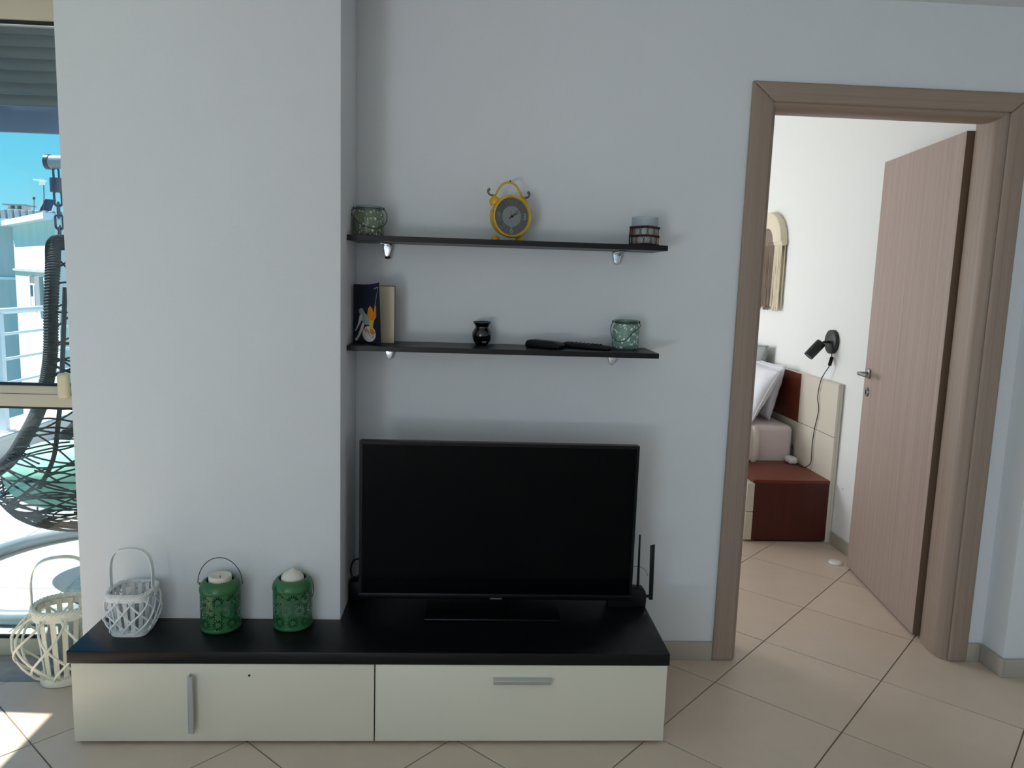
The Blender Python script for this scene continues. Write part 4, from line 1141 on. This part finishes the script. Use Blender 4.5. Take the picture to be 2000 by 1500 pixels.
# wall lamp
LX, LY, LZ = 2.0895, 1.537, 1.143
lp = thing('wall_lamp', 'black spotlight wall lamp with a hanging cord above the nightstand', 'lamp', (LX, LY, LZ))
B().lathe([(0, -0.0005), (0.069, -0.0005), (0.070, -0.006), (0.069, -0.022), (0.064, -0.025), (0, -0.025)], 40, (0, 0, 0), 0).build('wall_plate', 'matblack', lp, smooth=40)
B().tube(smoothpath([(-0.024, 0, -0.002), (-0.050, 0, -0.002), (-0.062, 0.0, -0.006), (-0.070, 0.0, -0.016)], 5), 0.0075, 10).build('arm', 'matblack', lp, smooth=50)
d = Vector((-0.070, 0.0, -0.080)).normalized()
c_ = Vector((-0.072, 0.0, -0.006))
mtx = Matrix.Translation(c_) @ d.to_track_quat('Z', 'Y').to_matrix().to_4x4()
hd = B().lathe([(0, 0), (0.026, 0), (0.0285, 0.003), (0.0285, 0.108), (0.0265, 0.108), (0.0265, 0.104), (0, 0.104)], 32).xf(mtx).build('head', 'matblack', lp, smooth=40)
B().lathe([(0, 0.105), (0.0262, 0.105), (0.0262, 0.1045), (0, 0.1042)], 28).xf(mtx).build('diffuser', 'lampglass', hd)
for k in range(8):
    B().tube([tuple(mtx @ Vector((0.0287 * math.cos(a), 0.0287 * math.sin(a), 0.020 + 0.008 * k))) for a in [2 * PI * q / 28 for q in range(28)]], 0.0009, 5, True).build('cooling_rib', 'matblack', hd, smooth=60)
cp = [(2.083, 1.537, 1.075), (2.080, 1.525, 1.055), (2.060, 1.500, 1.010), (2.046, 1.53, 0.955), (2.046, 1.566, 0.907), (2.047, 1.588, 0.813), (2.049, 1.567, 0.735), (2.048, 1.597, 0.61), (2.048, 1.606, 0.516), (2.047, 1.602, 0.42), (2.040, 1.625, 0.385), (2.030, 1.66, 0.3685), (2.035, 1.74, 0.3682), (2.040, 1.80, 0.3685), (2.035, 1.835, 0.40), (2.037, 1.852, 0.44)]
B().tube(smoothpath([Vector(p) - lp.location for p in cp], 6), 0.0027, 7).build('cord', 'blackr', lp, smooth=60)
mtx = Matrix.Translation(Vector((2.070, 1.512, 1.032)) - lp.location) @ (Vector((2.060, 1.500, 1.010)) - Vector((2.082, 1.524, 1.056))).to_track_quat('Z', 'Y').to_matrix().to_4x4()
B().box(-.009, .009, -.0075, .0075, -.028, .028).xf(mtx).build('switch', 'blackp', lp, bevel=0.003)
B().tube([tuple(Vector(p) - lp.location) for p in ((2.037, 1.851, 0.438), (2.037, 1.858, 0.462))], 0.0042, 8).build('plug_tip', 'blackp', lp, smooth=50)
# small things
tag(B().box(-0.028, 0.028, -0.045, 0.045, 0.0004, 0.040).build('alarm_speaker', 'whitep', None, bevel=0.014, seg=4), 'small white rounded gadget at the back corner of the nightstand', 'gadget').location = (2.005, 1.787, 0.3648)
ds = thing('door_stop', 'white disc door stop on the floor at the tip of the open door', 'door stop', (1.962, 1.035, 0))
B().lathe([(0, 0.0004), (0.034, 0.0004), (0.036, 0.004), (0.033, 0.011), (0.024, 0.014), (0, 0.0145)], 28).build('disc', 'whitep', ds, smooth=50)
tag(B().lathe([(0, -0.006), (0.0022, -0.005), (0.0022, -0.0003), (0, -0.0003)], 10, (0, 0, 0), 0).build('nail', 'steel', None, smooth=50), 'tiny nail in the bedroom wall beside the headboard', 'nail').location = (2.0898, 1.272, 0.343)
# macrame rainbow
mc = thing('wall_hanging', 'cream and taupe macrame rainbow with long fringe on the bedroom wall', 'wall hanging', (2.0895, 2.565, 1.745))
def arch(name, r0, r1, mat, dep):
    n = 26; b = B()
    for k in range(n + 1):
        a = PI * k / n
        for r, x in ((r0, -0.0005), (r1, -0.0005), (r1, -dep), (r0, -dep)):
            b.v.append((x, r * math.cos(a) * 1.20, r * math.sin(a) * 0.97))
    for k in range(n):
        for q in range(4):
            b.f.append((k * 4 + q, k * 4 + (q + 1) % 4, k * 4 + 4 + (q + 1) % 4, k * 4 + 4 + q))
    b.f.append((0, 1, 2, 3)); b.f.append((n * 4 + 3, n * 4 + 2, n * 4 + 1, n * 4))
    return b.build(name, mat, mc, bevel=0.008, seg=3)
arch('arch', 0.104, 0.218, 'macrame', 0.052)
arch('arch', 0.0, 0.102, 'macrame2', 0.046)
for s_ in (-1, 1):
    B().tube([(-0.026, s_ * 0.110 * 1.2, -0.004), (-0.026, s_ * 0.226 * 1.2, -0.004)], 0.020, 12).build('wrap', 'macrame', mc, smooth=50)
B().tube([(-0.024, -0.122, -0.004), (-0.024, 0.122, -0.004)], 0.018, 12).build('wrap', 'macrame2', mc, smooth=50)
rnd = random.Random(4)
for y0, y1, mat, n in ((-0.262, -0.135, 'macrame', 22), (-0.125, 0.125, 'macrame2', 34), (0.135, 0.262, 'macrame', 22)):
    b = B()
    for k in range(n):
        for lay in (0, 1):
            y = y0 + (y1 - y0) * (k + .5) / n; x = -0.014 - 0.022 * lay
            L = 0.445 + rnd.uniform(-.025, .018); w1, w2 = rnd.uniform(-.006, .006), rnd.uniform(-.008, .008)
            b.tube([(x, y, -0.01), (x + rnd.uniform(-.003, .003), y + w1, -L * .4), (x + rnd.uniform(-.003, .003), y + w2, -L * .8), (x, y + w1 + w2, -L)], rnd.uniform(.0028, .0042), 5)
    tag(b.build('fringe', mat, mc, smooth=60), kind='stuff')

# ================================================================== TERRACE: hanging egg chair
HX, HY0 = -1.862, 0.83
st = thing('chair_stand', 'grey tubular ring stand with an arm holding the hanging chair', 'stand', (-1.75, 0.83, -0.02))
ring = [(-1.83 + 0.545 * math.cos(a), 0.85 + 0.56 * math.sin(a), 0.012) for a in [2 * PI * k / 72 for k in range(72)]]
B().tube(ring, 0.030, 12, True).build('base_ring', 'stand', st, smooth=60, w=True)
pole = smoothpath([(-1.295, 0.85, 0.02), (-1.285, 0.85, 0.5), (-1.29, 0.84, 1.1), (-1.33, 0.835, 1.62), (-1.45, 0.83, 1.86), (-1.70, 0.83, 1.893), (-1.885, 0.83, 1.893)], 8)
B().tube(pole, 0.030, 12).build('arm', 'stand', st, smooth=60, w=True)
B().tube([(-1.31, 0.85, 0.012), (-1.66, 0.34, 0.012)], 0.02, 10).build('brace', 'stand', st, smooth=60, w=True)
B().tube([(-1.884, 0.83, 1.893), (-1.902, 0.83, 1.893)], 0.0335, 16).build('end_cap', 'chain', st, smooth=40, w=True)
ec = thing('egg_chair', 'dark rattan hanging egg chair on a chain outside the glass door', 'hanging chair', (HX, HY0, 0.22))
def link(c, L, wdt, r, ang):
    pts = []
    for k in range(20):
        a = 2 * PI * k / 20
        u = math.cos(a) * wdt; v = math.sin(a) * wdt + (L / 2 - wdt) * (1 if math.sin(a) > 0 else -1)
        pts.append((c[0] + u * math.cos(ang), c[1] + u * math.sin(ang), c[2] + v))
    return B().tube(pts, r, 6, True)
link((HX, HY0, 1.842), 0.05, 0.011, 0.005, 0.3).build('chain_link', 'chain', ec, smooth=60, w=True)
B().lathe([(0, 0), (0.026, 0), (0.028, 0.004), (0.028, 0.058), (0.026, 0.062), (0, 0.062)], 20, (HX, HY0, 1.762)).build('spring_cover', 'chain', ec, smooth=40, w=True)
zc = 1.735
for k in range(4):
    link((HX + 0.003, HY0, zc), 0.068, 0.015, 0.0052, 0.3 + (k % 2) * PI / 2).build('chain_link', 'chain', ec, smooth=60, w=True)
    zc -= 0.051
# rim: near side, front bottom, far side (forward is -X)
near = [(-1.850, 0.83, 1.545), (-1.842, 0.745, 1.53), (-1.803, 0.655, 1.44), (-1.790, 0.600, 1.26), (-1.785, 0.570, 1.08), (-1.800, 0.555, 0.95), (-1.845, 0.560, 0.82), (-1.912, 0.575, 0.705), (-1.995, 0.610, 0.60), (-2.09, 0.66, 0.53), (-2.17, 0.735, 0.495), (-2.205, 0.83, 0.485)]
far = [(p[0], 2 * 0.83 - p[1], p[2]) for p in near[1:-1]]
rimp = smoothpath(near + far[::-1], 6, True)
B().tube(rimp, 0.027, 12, True).build('rim', 'rattan', ec, smooth=60, w=True)
hx = []
for k in range(len(rimp) * 5):
    q = k / 5; i0 = int(q) % len(rimp); p0, p1 = rimp[i0], rimp[(i0 + 1) % len(rimp)]
    c_ = p0.lerp(p1, q - int(q)); t_ = (p1 - p0).normalized()
    n_ = Vector((0, 1, 0)) - t_ * t_.y
    n_ = n_.normalized() if n_.length > .1 else Vector((1, 0, 0)).cross(t_).normalized()
    hx.append((c_, n_, t_.cross(n_)))
wr = []
for k, (c_, n_, b_) in enumerate(hx):
    for q in range(4):
        a = 2 * PI * (k * 4 + q) / 8
        nxt = hx[(k + 1) % len(hx)][0]
        wr.append(c_.lerp(nxt, q / 4) + (n_ * math.cos(a) + b_ * math.sin(a)) * 0.027)
tag(B().tube(wr, 0.0045, 4, True).build('rim_wrapping', 'rattan', ec, smooth=60, w=True), kind='stuff')
# weave: strands wandering over an egg-shaped shell, kept behind the rim
EC, EA = (-1.775, 0.83, 0.875), (0.455, 0.30, 0.645)
def rim_x(z):
    if z < near[-1][2]: return -9
    for p, q in zip(near, near[1:]):
        if q[2] <= z <= p[2]:
            return p[0] + (q[0] - p[0]) * (p[2] - z) / max(1e-6, p[2] - q[2])
    return near[0][0]
rnd = random.Random(11)
b = B()
def strand(z0, a0, dz, da, wob, ph):
    run = []
    for q in range(36):
        t = q / 35
        z = z0 + dz * t + wob * math.sin(7 * t + ph)
        a = a0 + da * t + wob * 1.2 * math.cos(6 * t + ph)
        z = max(-0.985, min(0.985, z))
        r = math.sqrt(1 - z * z) if z > 0 else (1 - abs(z) ** 3.6) ** (1 / 3.6)
        p = (EC[0] + EA[0] * r * math.cos(a), EC[1] + EA[1] * r * math.sin(a), EC[2] + EA[2] * z)
        ok = p[0] > rim_x(p[2]) - 0.01
        if ok: run.append(p)
        if (not ok or q == 35) and len(run) > 2:
            b.tube(run, 0.0042, 5)
        if not ok: run = []
for k in range(130):
    strand(rnd.uniform(-.75, .95), rnd.uniform(0, 2 * PI), rnd.uniform(-.55, .55), rnd.uniform(1.2, 3.0) * rnd.choice((-1, 1)), rnd.uniform(.02, .14), rnd.uniform(0, 6))
for k in range(60):
    strand(rnd.uniform(-.99, -.62), rnd.uniform(0, 2 * PI), rnd.uniform(-.25, .35), rnd.uniform(1.2, 3.4) * rnd.choice((-1, 1)), rnd.uniform(.02, .08), rnd.uniform(0, 6))
tag(b.build('weave', 'strand', ec, smooth=60, w=True), kind='stuff')
B().tube([(-1.80 + 0.22 * math.cos(a), 0.83 + 0.16 * math.sin(a), 0.275) for a in [2 * PI * k / 40 for k in range(40)]], 0.012, 8, True).build('bottom_ring', 'rattan', ec, smooth=60, w=True)
B().tube(smoothpath([(-1.700, 0.545, 1.35), (-1.730, 0.540, 0.961), (-1.755, 0.542, 0.765), (-1.79, 0.555, 0.61), (-1.865, 0.575, 0.475)], 6), 0.010, 8).build('side_rib', 'rattan', ec, smooth=60, w=True)
cu = thing('chair_cushion', 'mint green cushion lying in the hanging egg chair', 'cushion', (-1.84, 0.83, 0.30))
b = B(); n = 24
for i in range(n + 1):
    ph = PI * i / n
    for k in range(36):
        a = 2 * PI * k / 36
        r = math.sin(ph) ** .5
        b.v.append((-1.835 + 0.315 * r * math.cos(a), 0.83 + 0.205 * r * math.sin(a), 0.475 - 0.140 * math.cos(ph) + 0.014 * math.sin(5 * a + 3 * ph) * r + (0.05 * max(0, math.cos(a)) * r)))
for i in range(n):
    for k in range(36):
        l = (k + 1) % 36
        b.f.append((i * 36 + k, i * 36 + l, (i + 1) * 36 + l, (i + 1) * 36 + k))
b.build('seat_pad', 'mint', cu, smooth=180, w=True, doubles=True)
b = B()
for i in range(n + 1):
    u = i / n
    for k in range(24):
        a = 2 * PI * k / 24
        th_ = 0.075 * math.sin(PI * min(1, u * 1.02)) ** .5 if 0 < i < n else 0.004
        y = 0.83 + 0.20 * math.cos(a) * math.sin(PI * (0.12 + .8 * u)) ** .6
        b.v.append((-1.735 + 0.19 * math.sin(u * 1.6) + th_ * math.sin(a), y, 0.52 + 0.52 * u + 0.02 * math.sin(6 * u + a)))
for i in range(n):
    for k in range(24):
        l = (k + 1) % 24
        b.f.append((i * 24 + k, i * 24 + l, (i + 1) * 24 + l, (i + 1) * 24 + k))
b.f.append(tuple(range(24))); b.f.append(tuple(n * 24 + k for k in range(24)))
b.build('back_pad', 'mint', cu, smooth=180, w=True)
